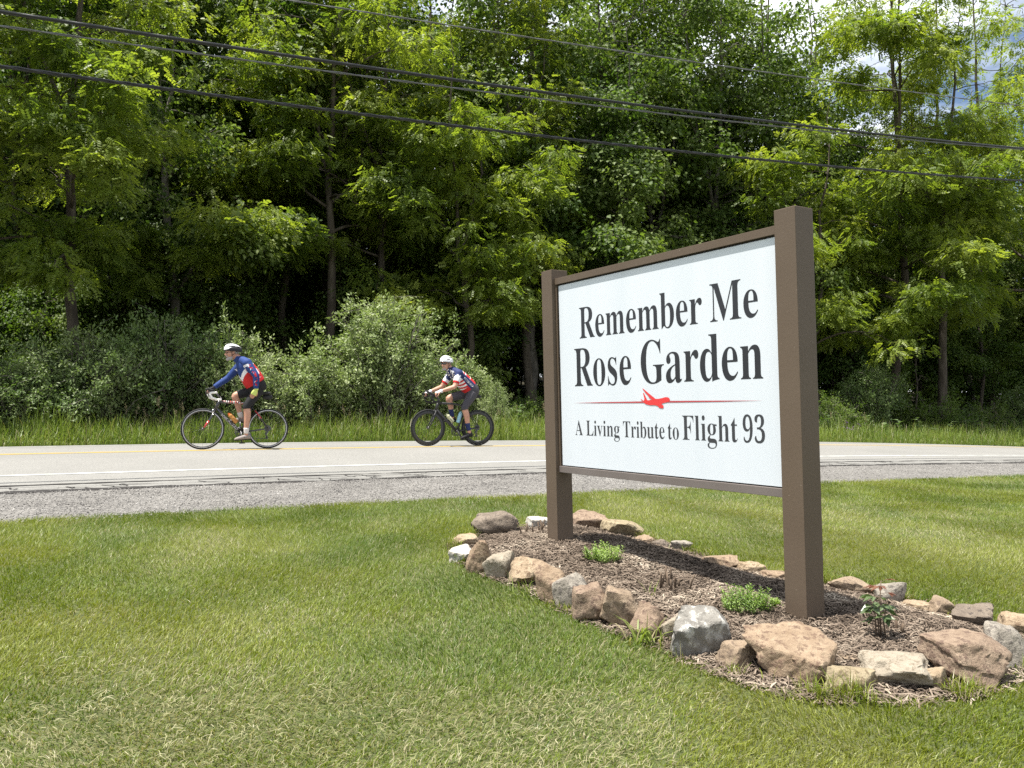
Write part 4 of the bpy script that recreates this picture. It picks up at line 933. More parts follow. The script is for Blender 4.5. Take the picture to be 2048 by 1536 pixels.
# ------------------------------------------------------------------ small plants of the bed
m_green = leaf_mat('bright_green_leaves', [(0.1, (0.14, 0.23, 0.05)), (0.5, (0.23, 0.32, 0.085)), (0.9, (0.33, 0.42, 0.14))], (1.3, 1.5, 0.6), 0.32, 0.5, 0.4, 3.0)
m_stem = mat('green_stem', (0.11, 0.14, 0.04), 0.6, 0.3); m_twig = mat('dead_cane', (0.085, 0.06, 0.042), 0.85, 0.2, (0.14, 0.105, 0.075), 20, 4, 0.4, 0.6)
def clump(px, py, wpx, hpx, label, seed):
    P = at(px, py, Hbed); d = dist(P); wd = wpx / FPX * d; ht = hpx / FPX * d; r = np.random.RandomState(seed)
    e_ = empty('perennial_clump', (P[0], P[1], float(Hbed(P[0], P[1])))); tag(e_, label, 'plant', 'plants in the mulch bed'); b = MB(); C = []; A = []; NRm = []; SC = []
    ns = max(6, int(48 * wd / 0.2))
    for i in range(ns):
        a = r.uniform(0, 2 * PI); rr = math.sqrt(r.rand()) * wd * 0.42; p0 = np.array([math.cos(a) * rr, math.sin(a) * rr * 0.8, -0.01]); h = ht * r.uniform(0.55, 1.0) * (1 - 0.35 * (rr / (wd * 0.5)) ** 2)
        tp = p0 + np.array([math.cos(a) * rr * 0.35, math.sin(a) * rr * 0.35, h]); b.tube(np.stack([p0, (p0 + tp) / 2, tp]), [0.0022, 0.0018, 0.001], 4, False)
        for j in range(16):
            f = 0.25 + 0.75 * j / 15; az = j * 2.4 + r.normal(0, 0.2); C.append(p0 + (tp - p0) * f); A.append([math.cos(az), math.sin(az), 0.35 + 0.5 * f]); NRm.append([-0.4 * math.cos(az), -0.4 * math.sin(az), 1]); SC.append(r.uniform(0.022, 0.036) * (1.1 - 0.45 * f))
    V, F = scatter(SHRV * [1, 0.62, 1], SHRF, np.array(C), np.array(A) + r.normal(0, 0.15, (len(A), 3)), np.array(NRm), np.array(SC))
    b.build('stems', m_stem, e_); link('leaves', mesh_np(V, F, m_green, {'rnd': r.rand(len(F))}), e_)['kind'] = 'stuff'
clump(1208, 1124, 74, 45, 'light green leafy clump in the mulch below the left part of the sign', 81)
clump(1492, 1222, 100, 62, 'larger light green clump in the mulch just left of the right signpost', 82)
clump(1550, 1214, 22, 22, 'tiny green sprig between the larger clump and the right signpost', 83)
def stubs(px, py, n, hpx, label, seed, spread=0.05):
    P = at(px, py, Hbed); d = dist(P); r = np.random.RandomState(seed); e_ = empty('rose_stubs', (P[0], P[1], float(Hbed(P[0], P[1])))); tag(e_, label, 'rose', 'pruned roses in the mulch bed')
    for i in range(n):
        p = r.normal(0, spread, 2); h = hpx / FPX * d * r.uniform(0.5, 1.05); tl = r.normal(0, 0.3, 2) * h; rd = r.uniform(0.004, 0.008)
        MB().tube([[p[0], p[1], -0.02], [p[0] + tl[0] * 0.5, p[1] + tl[1] * 0.5, h * 0.55], [p[0] + tl[0], p[1] + tl[1], h]], [rd * 1.2, rd, rd * 0.9], 6).build('cane', m_twig, e_, True)
stubs(1350, 1178, 9, 36, 'cut-back bare rose canes in the middle of the bed', 91)
stubs(1076, 1066, 8, 28, 'cut-back rose canes just left of the left signpost', 92)
stubs(1783, 1268, 3, 34, 'thick cut stump beside the leafy rose bush', 93, 0.025)
def rose(px, py, hpx, label, seed):
    P = at(px, py, Hbed); d = dist(P); r = np.random.RandomState(seed); ht = hpx / FPX * d; e_ = empty('rose_bush', (P[0], P[1], float(Hbed(P[0], P[1])))); tag(e_, label, 'rose', 'roses in the mulch bed')
    LV = []; 
    b = MB(); C = []; A = []; SC = []; RD = []
    for k, (dx, hh) in enumerate([(0.0, 1.0), (-0.035, 0.72), (0.03, 0.62), (-0.015, 0.55)]):
        tp = np.array([dx, r.normal(0, 0.02), ht * hh]); md = tp * 0.5 + [r.normal(0, 0.012), r.normal(0, 0.012), 0]; b.tube(np.stack([[dx * 0.9, dx * 0.4, -0.02], md + [dx * 0.3, 0, 0], tp]), [0.0042, 0.0034, 0.0022], 6)
        for j in range(9 if k == 0 else 4):
            f = 0.40 + 0.6 * (j + 0.5) / (9 if k == 0 else 4); az = j * 2.4 + k; q = md + (tp - md) * max(0, f * 2 - 1) if f > 0.5 else md * f * 2
            st_ = q + np.array([math.cos(az), math.sin(az), 0.25]) * 0.035; b.tube(np.stack([q, st_]), [0.0015, 0.001], 3, False)
            for m in range(3): C.append(st_); a2 = az + (m - 1) * 0.9; A.append([math.cos(a2), math.sin(a2), r.uniform(-0.5, 0.1)]); SC.append(r.uniform(0.035, 0.058)); RD.append(f if k == 0 else f * 0.6)
    b.build('canes', m_twig, e_, True); C = np.array(C); A = np.array(A); red = np.array(RD) > 0.72
    for nm, m_, kk in (('leaf', m_rleaf, ~red), ('leaf', m_rred, red)):
        for c, a_, s_ in zip(C[kk], A[kk], np.array(SC)[kk]):
            V, F = scatter(BROV * [1, 0.75, 1], BROF, c[None], a_[None], np.array([[0, 0, 1.]]) + r.normal(0, 0.3, (1, 3)), np.array([s_])); link(nm, mesh_np(V, F, m_, {'rnd': r.rand(2)}), e_)
m_rleaf = leaf_mat('rose_leaves', [(0.1, (0.045, 0.08, 0.03)), (0.9, (0.11, 0.15, 0.06))], (1.2, 1.4, 0.6), 0.25, 0.35, 0.5, 5.0)
m_rred = leaf_mat('young_rose_leaves', [(0.1, (0.10, 0.04, 0.025)), (0.9, (0.19, 0.085, 0.045))], (1.4, 1.0, 0.6), 0.3, 0.35, 0.5, 5.0)
rose(1763, 1276, 116, 'small leafy rose bush with reddish young leaves right of the right signpost', 95)
def tuft(px, py, n, hpx, label, seed, wd=0.007, spread=0.05):
    P = at(px, py); d = dist(P); r = np.random.RandomState(seed); h = hpx / FPX * d; q = r.normal(0, spread, (n, 2)); la = r.uniform(0, 2 * PI, n); le = np.abs(r.normal(0.4, 0.25, n)); hl = h * r.uniform(0.6, 1.4, n)
    D = np.stack([np.cos(la), np.sin(la), 0 * la], 1); W = np.stack([-np.sin(la), np.cos(la), 0 * la], 1) * wd / 2; B = np.column_stack([q, np.full(n, -0.01)]); up = np.array([0, 0, 1.]); rows = [B - W, B + W]
    p = B
    for k, f in ((1, 0.5), (2, 0.3)): p = p + (D * np.sin(le * k * 1.1)[:, None] + up * np.cos(le * k * 1.1)[:, None]) * (hl * f)[:, None]; rows += [p + W * (1 - 0.25 * k), p - W * (1 - 0.25 * k)]
    p = p + (D * np.sin(le * 3.4)[:, None] + up * np.cos(le * 3.4)[:, None]) * (hl * 0.35)[:, None]; rows.append(p)
    V = np.stack(rows, 1).reshape(-1, 3); i = np.arange(n) * 7
    F4 = np.concatenate([np.stack([i, i + 1, i + 2, i + 3], 1), np.stack([i + 3, i + 2, i + 4, i + 5], 1)]); F3 = np.stack([i + 5, i + 4, i + 6], 1)
    o = link('grass_tuft', mesh_np(V, [F3, F4], m_tall, {'rnd': np.tile(r.uniform(0.2, 0.9, n), 3), 'dry': np.tile((r.rand(n) < 0.15).astype(float), 3)})); o.location = (P[0], P[1], P[2]); tag(o, label, 'grass', 'grass tufts by the stones', 'stuff')
tuft(1296, 1286, 46, 58, 'clump of broad-bladed grass in front of the flat-topped reddish stone', 96, 0.011, 0.045)
tuft(1048, 1188, 40, 34, 'small grass tuft in front of the broad tan stone', 97, 0.005, 0.05)
tuft(1302, 1210, 14, 45, 'few long grass blades growing inside the bed behind the flat-topped reddish stone', 98, 0.009, 0.012)
tuft(930, 1085, 14, 30, 'dry grass wisps over the flat tan stone at the bed corner', 99, 0.003, 0.03)
tuft(1690, 1170, 26, 34, 'rough grass behind the right signpost on the back edge', 100, 0.006, 0.06)
tuft(1400, 1115, 50, 22, 'rough grass patch on the back edge below the middle of the sign', 101, 0.005, 0.10)
tuft(1900, 1225, 14, 26, 'grass blades between the round brown stone and the dark tilted slab', 102, 0.006, 0.03)
tuft(1980, 1382, 30, 24, 'grass blades at the foot of the big red-brown block', 103, 0.004, 0.10)

# ------------------------------------------------------------------ bicycles (x forward, y to the rider's left, z up; origin under the rear hub)
m_rubber = mat('tyre_rubber', (0.018, 0.018, 0.019), 0.7, 0.3); m_carbon = mat('black_frame_paint', (0.014, 0.014, 0.015), 0.28, 0.5, coat=0.5); m_matt = mat('matt_carbon', (0.030, 0.030, 0.031), 0.5, 0.4)
m_alu = mat('brushed_alloy', (0.55, 0.55, 0.56), 0.32, 0.5, metal=1.0); m_dalu = mat('dark_alloy', (0.10, 0.10, 0.105), 0.35, 0.5, metal=0.8)
m_tape = mat('white_bar_tape', (0.72, 0.70, 0.66), 0.7, 0.3); m_btape = mat('black_bar_tape', (0.022, 0.022, 0.022), 0.75, 0.3); m_redp = mat('red_frame_paint', (0.40, 0.03, 0.035), 0.3, 0.5, coat=0.4)
m_decal = mat('white_decal', (0.70, 0.69, 0.66), 0.4, 0.4)
WR = 0.336
def wheel(bike, x, rim_d, rim_m, spokes, side_alloy, rear):
    w = MB().torus([x, 0, WR], WR - 0.0125, 0.0125, nu=72, nv=8).build('tyre_tmp', m_rubber, None, True)
    hub = empty('wheel', (0, 0, 0)); bpy.data.objects.remove(w)
    hub.parent = bike
    MB().torus([x, 0, WR], WR - 0.0125, 0.0128, nu=80, nv=10).build('tyre', m_rubber, hub, True)
    R1 = WR - 0.026
    b = MB().torus([x, 0, WR], R1 - rim_d / 2, rim_d / 2, nu=80, nv=8, rz=0.010); b.build('rim', rim_m, hub, True)
    if side_alloy:
        b = MB()
        for sd in (-1, 1): b.torus([x, sd * 0.0098, WR], R1 - 0.004, 0.0055, nu=80, nv=6, rz=0.0018)
        b.build('brake_track', m_alu, hub, True)
    b = MB().tube([[x, -0.05, WR], [x, -0.035, WR], [x, 0.035, WR], [x, 0.05, WR]], [0.012, 0.022, 0.022, 0.012], 14); b.build('hub', m_dalu, hub, True)
    b = MB()
    for k in range(spokes):
        a = 2 * PI * k / spokes; a2 = a + (0.25 if k % 2 else -0.25); sd = 0.03 if (k // 2) % 2 else -0.03
        b.tube([[x + 0.02 * math.cos(a2), sd, WR + 0.02 * math.sin(a2)], [x + (R1 - rim_d) * math.cos(a), 0, WR + (R1 - rim_d) * math.sin(a)]], 0.0011, 4, False)
    tag(b.build('spokes', m_dalu, hub, True), kind='stuff')
    if rear:
        b = MB()
        for j in range(7): b.tube([[x, -0.030 - j * 0.0035, WR], [x, -0.032 - j * 0.0035, WR]], 0.055 - j * 0.005, 24)
        b.build('cassette', m_dalu, hub)
    return hub
def bicycle(root, c):
    """c: dictionary of the side-view points of this bike"""
    fm, tape = c['frame'], c['tape']; BB = np.array([*c['bb'], 0])[[0, 2, 1]]; v = lambda p, y=0.0: np.array([p[0], y, p[1]])
    wheel(root, 0.0, c['rim'], c['rimm'], c['spokes'], c['alloy'], True); wheel(root, c['wb'], c['rim'], c['rimm'], c['spokes'], c['alloy'], False)
    ht, hb, sc_t = v(c['ht']), v(c['hb']), v(c['seat']); BB = v(c['bb'])
    b = MB(); b.tube([ht + (hb - ht) * -0.12, hb + (ht - hb) * -0.05], [0.024, 0.028], 14)
    q = np.linspace(0, 1, 5)[:, None]; b.tube(ht + 0.12 * (hb - ht) + (sc_t - ht - 0.12 * (hb - ht)) * q + np.array([0, 0, c.get('arch', 0.012)]) * 4 * q * (1 - q), [0.022, 0.020, 0.018, 0.016, 0.015], 12)
    b.tube([hb + (ht - hb) * 0.12, (hb + BB) / 2, BB], [0.026, 0.028, 0.027], 12); b.tube([BB, (BB + sc_t) / 2, sc_t + (sc_t - BB) * 0.05], [0.022, 0.018, 0.0165], 12)
    b.tube([BB - [0, 0.045, 0], BB + [0, 0.045, 0]], 0.024, 14)
    for sd in (-1, 1):
        b.tube([BB + [-0.02, sd * 0.02, 0], [BB[0] * 0.6, sd * 0.045, BB[2] * 0.6 + WR * 0.4], [0.005, sd * 0.062, WR]], [0.015, 0.012, 0.009], 10)
        b.tube([sc_t + (BB - sc_t) * 0.08 + [0, sd * 0.012, 0], [sc_t[0] * 0.55, sd * 0.04, WR + (sc_t[2] - WR) * 0.5], [0.0, sd * 0.062, WR]], [0.010, 0.0085, 0.007], 8)
    b.build('frame', fm, root, True)
    fk = MB(); cr_ = hb + (hb - ht) / np.linalg.norm(hb - ht) * 0.02; ax = np.array([c['wb'], 0, WR]); fk.tube([hb, cr_ + [0.002, 0, -0.005]], [0.022, 0.026], 12)
    for sd in (-1, 1): fk.tube([cr_ + [0, sd * 0.018, 0.005], cr_ * 0.5 + ax * 0.5 + [-0.012, sd * 0.048, 0], ax + [0, sd * 0.052, 0]], [0.017, 0.014, 0.009], 10)
    fk.build('fork', fm, root, True)
    if c.get('accent'):
        a_ = MB()
        for sd in (-1, 1):
            p0, p1, p2 = cr_ + [0, sd * 0.018, 0.005], cr_ * 0.5 + ax * 0.5 + [-0.012, sd * 0.048, 0], ax + [0, sd * 0.052, 0]
            a_.tube([p1 + (p2 - p1) * 0.15, p1 + (p2 - p1) * 0.85], [0.0142, 0.0108], 10)
            s0, s1 = np.array([sc_t[0] * 0.55, sd * 0.04, WR + (sc_t[2] - WR) * 0.5]), np.array([0.0, sd * 0.062, WR]); s00 = sc_t + (BB - sc_t) * 0.08 + [0, sd * 0.012, 0]
            a_.tube([s00 + (s0 - s00) * 0.35, s0, s0 + (s1 - s0) * 0.15], [0.0105, 0.0093, 0.0088], 8)
        a_.build('red_trim', m_redp, root, True)
        a_ = MB(); t0 = ht + 0.12 * (hb - ht)           # red and white bands wound round the top tube
        for k in range(16):
            g = 0.10 + 0.84 * k / 16; p = t0 + (sc_t - t0) * g + np.array([0, 0, 0.012 * 4 * g * (1 - g)]); dv = unit(sc_t - t0)
            a_.tube([p, p + dv * 0.014], 0.0215 - 0.005 * g, 12)
        a_.build('top_tube_band', c['band'], root, True)
    # headset, stem, bar, tape, levers
    up = unit(ht - hb); st0 = ht + up * 0.045; bc = v(c['bar']); b = MB(); b.tube([ht, st0 + up * 0.02], 0.019, 12); b.tube([st0, bc], [0.018, 0.017], 12); b.build('stem', m_dalu if not c.get('deep') else m_matt, root, True)
    W_ = 0.205; hx, hz = c['hood']; dx, dz = c['drop']
    tp_ = MB(); 
    for sd in (-1, 1):
        P = [bc + [0, sd * 0.02, 0], bc + [0, sd * 0.12, 0.0], bc + [0.012, sd * 0.18, 0], [bc[0] + 0.04, sd * W_, bc[2]], [hx - 0.02, sd * W_, hz - 0.02], [hx + 0.012, sd * W_, (hz * 0.62 + dz * 0.38)], [hx - 0.02, sd * W_, hz * 0.22 + dz * 0.78], [bc[0] - 0.0, sd * W_, dz + 0.002], [dx, sd * W_, dz]]
        tp_.tube(P, 0.0165, 10)
    tp_.build('handlebar', tape, root, True)
    for sd in (-1, 1):
        l = MB(); l.tube([[hx - 0.05, sd * W_, hz + 0.005], [hx + 0.0, sd * W_, hz + 0.012], [hx + 0.035, sd * W_, hz + 0.035], [hx + 0.042, sd * W_, hz + 0.055]], [0.017, 0.020, 0.017, 0.009], 10)
        l.tube([[hx + 0.035, sd * W_, hz + 0.015], [hx + 0.045, sd * W_, hz - 0.04], [hx + 0.025, sd * W_, hz - 0.10]], [0.008, 0.006, 0.005], 6); l.build('brake_lever', m_btape, root, True)
    if c.get('aero'):
        l = MB()
        for sd in (-1, 1): l.tube([bc + [0.0, sd * 0.06, 0.02], bc + [0.10, sd * 0.05, 0.03], bc + [0.19, sd * 0.045, 0.09]], [0.011, 0.011, 0.012], 8)
        l.build('aero_bar', m_btape, root, True)
    # seatpost and saddle
    sd_ = v(c['saddle']); dv = unit(sc_t - BB); b = MB(); b.tube([sc_t, sc_t + dv * np.linalg.norm(sd_ - sc_t) * 0.92], 0.0136, 12); b.tube([sd_ + [-0.07, 0, -0.035], sd_ + [0.09, 0, -0.035]], 0.010, 8); b.build('seatpost', m_matt, root, True)
    R = []
    for x, wd, hz_ in [(-0.135, 0.045, 0.020), (-0.12, 0.068, 0.026), (-0.06, 0.066, 0.028), (0.0, 0.040, 0.026), (0.07, 0.024, 0.024), (0.125, 0.018, 0.018), (0.135, 0.008, 0.008)]:
        a = np.linspace(0, 2 * PI, 16, endpoint=False); R.append(np.stack([np.full(16, sd_[0] + x), wd * np.cos(a), sd_[2] - 0.012 + hz_ * np.sin(a) - (0.010 if -0.02 < x < 0.1 else 0)], 1))
    MB().rings(R).build('saddle', m_btape, root, True)
    if c.get('bag'):
        R = []
        for x, wd, hz_ in [(-0.17, 0.020, 0.02), (-0.16, 0.036, 0.036), (-0.08, 0.034, 0.038), (-0.02, 0.026, 0.03), (-0.01, 0.015, 0.015)]:
            a = np.linspace(0, 2 * PI, 14, endpoint=False); R.append(np.stack([np.full(14, sd_[0] + x), wd * np.cos(a), sd_[2] - 0.078 + hz_ * np.sin(a)], 1))
        MB().rings(R).build('saddle_bag', m_btape, root, True)
    # crank, chain, derailleurs, brakes
    ca = c['crank']; ck = empty('crankset'); ck.parent = root; b = MB(); b.torus(BB + [0, -0.045, 0], 0.085, 0.007, nu=44, nv=6, rz=0.002); b.torus(BB + [0, -0.040, 0], 0.062, 0.006, nu=36, nv=6, rz=0.002)
    for k in range(5): a = 2 * PI * k / 5; b.tube([BB + [0, -0.044, 0], BB + [0.085 * math.cos(a), -0.044, 0.085 * math.sin(a)]], [0.010, 0.006], 6)
    b.build('chainring', m_dalu, ck, True); peds = {}
    for sd, a in ((1, ca), (-1, ca + PI)):
        e = BB + np.array([0.1725 * math.cos(a), 0, 0.1725 * math.sin(a)]); b = MB().tube([BB + [0, sd * 0.055, 0], e + [0, sd * 0.065, 0]], [0.014, 0.011], 10); b.build('crank_arm', m_dalu if not c.get('deep') else m_matt, ck, True)
        b = MB().tube([e + [0, sd * 0.06, 0], e + [0, sd * 0.125, 0]], 0.008, 8); b.box(e + [0, sd * 0.12, 0], 0.085, 0.055, 0.018, None, 0.005); b.build('pedal', m_btape, ck); peds[sd] = e + np.array([0, sd * 0.12, 0])
    b = MB(); yc = -0.043
    for s_ in (-1, 1):
        r1, r0 = 0.086, 0.047; b.tube([[BB[0], yc, BB[2] + s_ * r1], [0.0 if s_ > 0 else 0.02, yc, (WR + r0) if s_ > 0 else 0.165]], 0.0042, 5)
    b.tube([[0.02, yc, 0.165], [-0.012, yc, 0.185], [0.03, yc, 0.235], [0.02, yc, WR - 0.045]], 0.0042, 5); b.build('chain', m_dalu, root)
    b = MB().tube([[0.0, -0.062, WR - 0.01], [-0.005, -0.064, WR - 0.06], [0.018, -0.052, 0.245], [0.012, -0.05, 0.175]], [0.010, 0.014, 0.013, 0.009], 8); b.torus([0.012, -0.045, 0.178], 0.018, 0.006, nu=14, nv=6); b.torus([0.022, -0.045, 0.25], 0.018, 0.006, nu=14, nv=6); b.build('rear_derailleur', m_dalu, root, True)
    b = MB()
    for p in (cr_ + [0.03, 0, 0.0], v((sc_t[0] * 0.52 - 0.0, WR + (sc_t[2] - WR) * 0.52))):
        for sd in (-1, 1): b.tube([p + [0, 0, 0.018], p + [0.012, sd * 0.028, -0.005], p + [0.012, sd * 0.022, -0.045]], [0.010, 0.008, 0.007], 6)
    b.build('brake_caliper', m_alu if c['alloy'] else m_matt, root, True)
    for k in range(2):
        MB().tube([[hx + 0.0, 0.19 - 0.38 * k, hz + 0.01], [hx + 0.04, 0.10 - 0.2 * k, hz - 0.02], [bc[0] + 0.06, 0.0, bc[2] - 0.08], ht + (hb - ht) * 0.3 + [0.02, 0.02 - 0.04 * k, 0]], 0.0028, 5).build('cable', m_btape, root, True)
    return peds
def bottle(root_name, root, p0, p1, r_, m_, capm, label):
    p0, p1 = np.array(p0, float), np.array(p1, float); dv = unit(p1 - p0); e_ = empty('water_bottle'); e_.matrix_world = root.matrix_world.copy()
    ln = np.linalg.norm(p1 - p0); b = MB().tube([p0, p0 + dv * 0.006, p0 + dv * ln * 0.55, p0 + dv * ln * 0.62, p0 + dv * ln * 0.68, p0 + dv * ln * 0.80, p1 - dv * ln * 0.16], [r_ * 0.9, r_, r_, r_ * 0.90, r_, r_, r_ * 0.75], 16); b.build('bottle_body', m_, e_, True)
    b = MB().tube([p1 - dv * ln * 0.17, p1 - dv * ln * 0.09, p1 - dv * ln * 0.07, p1], [r_ * 0.80, r_ * 0.74, r_ * 0.35, r_ * 0.3], 14); b.build('cap', capm, e_, True); tag(e_, label, 'water bottle', 'bottles on the bicycles')
def cage(root, p0, p1):
    p0, p1 = np.array(p0, float), np.array(p1, float); dv = unit(p1 - p0); nrm = unit(np.cross(dv, [0, 1, 0])); b = MB()
    for s_ in (-1, 1): b.tube([p0 + nrm * 0.03 * 0, p0 + [0, s_ * 0.035, 0], p0 + dv * 0.11 + [0, s_ * 0.040, 0], p0 + dv * 0.13], 0.003, 5)
    b.build('bottle_cage', m_matt, root, True)
def bike_root(name, px, t, px_front, label):
    s = sx(px, t); s2 = sx(px_front, t); X, Y = xy(s, t); X2, Y2 = xy(s2, t); z, z2 = float(H(X, Y)), float(H(X2, Y2))
    f = unit(np.array([X2 - X, Y2 - Y, z2 - z])); lft = unit(np.cross([0, 0, 1.0], f)); u_ = np.cross(f, lft)
    e_ = empty(name); k = float(np.linalg.norm([X2 - X, Y2 - Y, z2 - z]))
    Mx = Matrix.Identity(4)
    for i in range(3): Mx[i][0] = f[i]; Mx[i][1] = lft[i]; Mx[i][2] = u_[i]
    Mx[0][3], Mx[1][3], Mx[2][3] = X, Y, z + 0.003
    e_.matrix_world = Mx; tag(e_, label, 'bicycle', 'road bicycles on the road'); return e_, k
# ------------------------------------------------------------------ riders
def remesh(mbs, voxel, smooth=4, ratio=None, mat_=None, name='body'):
    b = MB()
    for q in mbs: b.add(np.concatenate(q.V), q.F3 + q.F4)
    me = b.mesh(None); o = bpy.data.objects.new(name, me); COL.objects.link(o)
    m = o.modifiers.new('r', 'REMESH'); m.mode = 'VOXEL'; m.voxel_size = voxel; m.adaptivity = 0.0
    if smooth: m = o.modifiers.new('s', 'SMOOTH'); m.iterations = smooth; m.factor = 0.5
    if ratio: m = o.modifiers.new('d', 'DECIMATE'); m.ratio = ratio
    dg = bpy.context.evaluated_depsgraph_get(); out_ = bpy.data.meshes.new_from_object(o.evaluated_get(dg)); bpy.data.objects.remove(o); bpy.data.meshes.remove(me)
    out_.polygons.foreach_set('use_smooth', np.ones(len(out_.polygons), bool))
    if mat_ is not None: out_.materials.append(mat_)
    return out_
def fcent(me):
    c = np.empty(len(me.polygons) * 3); me.polygons.foreach_get('center', c); return c.reshape(-1, 3)
def loft(C, ry, rp, n=24, yv=(0, 1.0, 0)):
    """rings across a path: half-width ry along y, half-depth rp across"""
    C = np.asarray(C, float); T = unit(np.gradient(C, axis=0)); yv = np.array(yv, float); R = []; a = np.linspace(0, 2 * PI, n, endpoint=False)
    for c, t, w, p in zip(C, T, ry, rp):
        y = unit(yv - t * (yv @ t)); q = np.cross(t, y); R.append(c + np.outer(np.cos(a) * w, y) + np.outer(np.sin(a) * p, q))
    return MB().rings(R)
def resamp(P, R, n):
    P = np.asarray(P, float); R = np.asarray(R, float); d = np.concatenate([[0], np.cumsum(np.linalg.norm(np.diff(P, axis=0), axis=1))]); q = np.linspace(0, d[-1], n)
    # smooth interpolation through the joints
    Q = np.stack([np.interp(q, d, P[:, k]) for k in range(3)], 1); r_ = np.interp(q, d, R)
    for _ in range(2): Q[1:-1] = 0.25 * Q[:-2] + 0.5 * Q[1:-1] + 0.25 * Q[2:]; r_[1:-1] = 0.25 * r_[:-2] + 0.5 * r_[1:-1] + 0.25 * r_[2:]
    return Q, r_
def limb(P, R, n=26, sides=16, grow=0.0, scale=1.0):
    Q, r_ = resamp(P, R, n); return MB().tube(Q, r_ * scale + grow, sides)
def hand(wrist, d, pn, curl, side, grow=0.0, palm_only=False, fingers_only=False):
    """palm, four unequal bent fingers and a thumb; d along the hand, pn out of the palm"""
    wrist = np.asarray(wrist, float); d = unit(np.array(d, float)); pn = np.array(pn, float); pn = unit(pn - d * (pn @ d)); ac = np.cross(d, pn) * side; res = []
    if not fingers_only:
        R = []; a = np.linspace(0, 2 * PI, 16, endpoint=False)
        for f, w_, t_ in [(-0.02, 0.027, 0.021), (0.01, 0.031, 0.020), (0.045, 0.041, 0.018), (0.085, 0.043, 0.015), (0.098, 0.038, 0.011)]:
            R.append(wrist + d * f + np.outer(np.cos(a) * (w_ + grow), ac) + np.outer(np.sin(a) * (t_ + grow), pn))
        m = MB().rings(R); res.append(m)
    if not palm_only:
        for k, (o_, ln) in enumerate([(0.031, 0.074), (0.0105, 0.083), (-0.0105, 0.077), (-0.031, 0.060)]):
            p = wrist + d * 0.080 + ac * o_; P = [p]; an = 0.15
            for seg, f in enumerate((0.42, 0.32, 0.26)):
                an += curl * (0.55, 0.9, 0.7)[seg] * (1 + 0.06 * k); P.append(P[-1] + (d * math.cos(an) + pn * math.sin(an)) * ln * f * 1.25)
            res.append(MB().tube(P, np.array([0.0098, 0.0092, 0.0085, 0.0068]) * (0.94 if k == 3 else 1.0), 8))
        p = wrist + d * 0.025 + ac * 0.028; t1 = p + d * 0.028 + ac * 0.026 + pn * 0.012; t2 = t1 + d * 0.028 + ac * 0.008 + pn * (0.010 + 0.02 * curl); t3 = t2 + d * 0.022 - ac * 0.004 * curl + pn * (0.008 + 0.014 * curl)
        res.append(MB().tube([p, t1, t2, t3], [0.014, 0.012, 0.0105, 0.008], 8))
    return res
def bump_mat(name, c, rough, bump, sc_): return mat(name, c, rough, 0.3, tuple(x * 0.85 for x in c), sc_, 3, 0.4, 0.6, bump, sc_ * 2)
m_skin = mat('skin_tone', (0.40, 0.205, 0.135), 0.5, 0.4, (0.47, 0.26, 0.18), 12, 4, 0.35, 0.65); m_skin.node_tree.nodes['Principled BSDF'].inputs['Subsurface Weight'].default_value = 0.0
m_beard = bump_mat('grey_white_hair', (0.34, 0.32, 0.30), 0.9, 0.6, 120)
m_cl = {k: bump_mat(k + '_fabric', c, 0.75, 0.15, 60) for k, c in dict(blue=(0.016, 0.042, 0.165), navy=(0.018, 0.028, 0.10), red=(0.48, 0.018, 0.02), white=(0.72, 0.72, 0.74), black=(0.014, 0.014, 0.016), grey=(0.060, 0.056, 0.066), lime=(0.55, 0.62, 0.16), sock=(0.60, 0.56, 0.54), shoe=(0.23, 0.20, 0.185), sky=(0.30, 0.52, 0.62), cream=(0.55, 0.55, 0.36), amber=(0.50, 0.24, 0.07), orange=(0.75, 0.16, 0.03)).items()}
m_lens = mat('dark_lens', (0.01, 0.01, 0.012), 0.1, 0.6, coat=1.0); m_shell = mat('white_helmet_shell', (0.74, 0.74, 0.75), 0.25, 0.5, coat=0.6); m_foam = mat('black_helmet_foam', (0.018, 0.018, 0.02), 0.7, 0.3); m_lip = mat('lips', (0.36, 0.13, 0.11), 0.5, 0.3); m_eye = mat('eye', (0.03, 0.022, 0.02), 0.2, 0.5); m_mouth = mat('open_mouth', (0.10, 0.025, 0.025), 0.6, 0.3)

def face_slots(me, names, fn):
    for k in names: me.materials.append(m_cl[k])
    c = fcent(me); nrm = np.empty(len(c) * 3); me.polygons.foreach_get('normal', nrm); idx = fn(c, nrm.reshape(-1, 3)); me.polygons.foreach_set('material_index', np.asarray(idx, np.int32)); me.update()

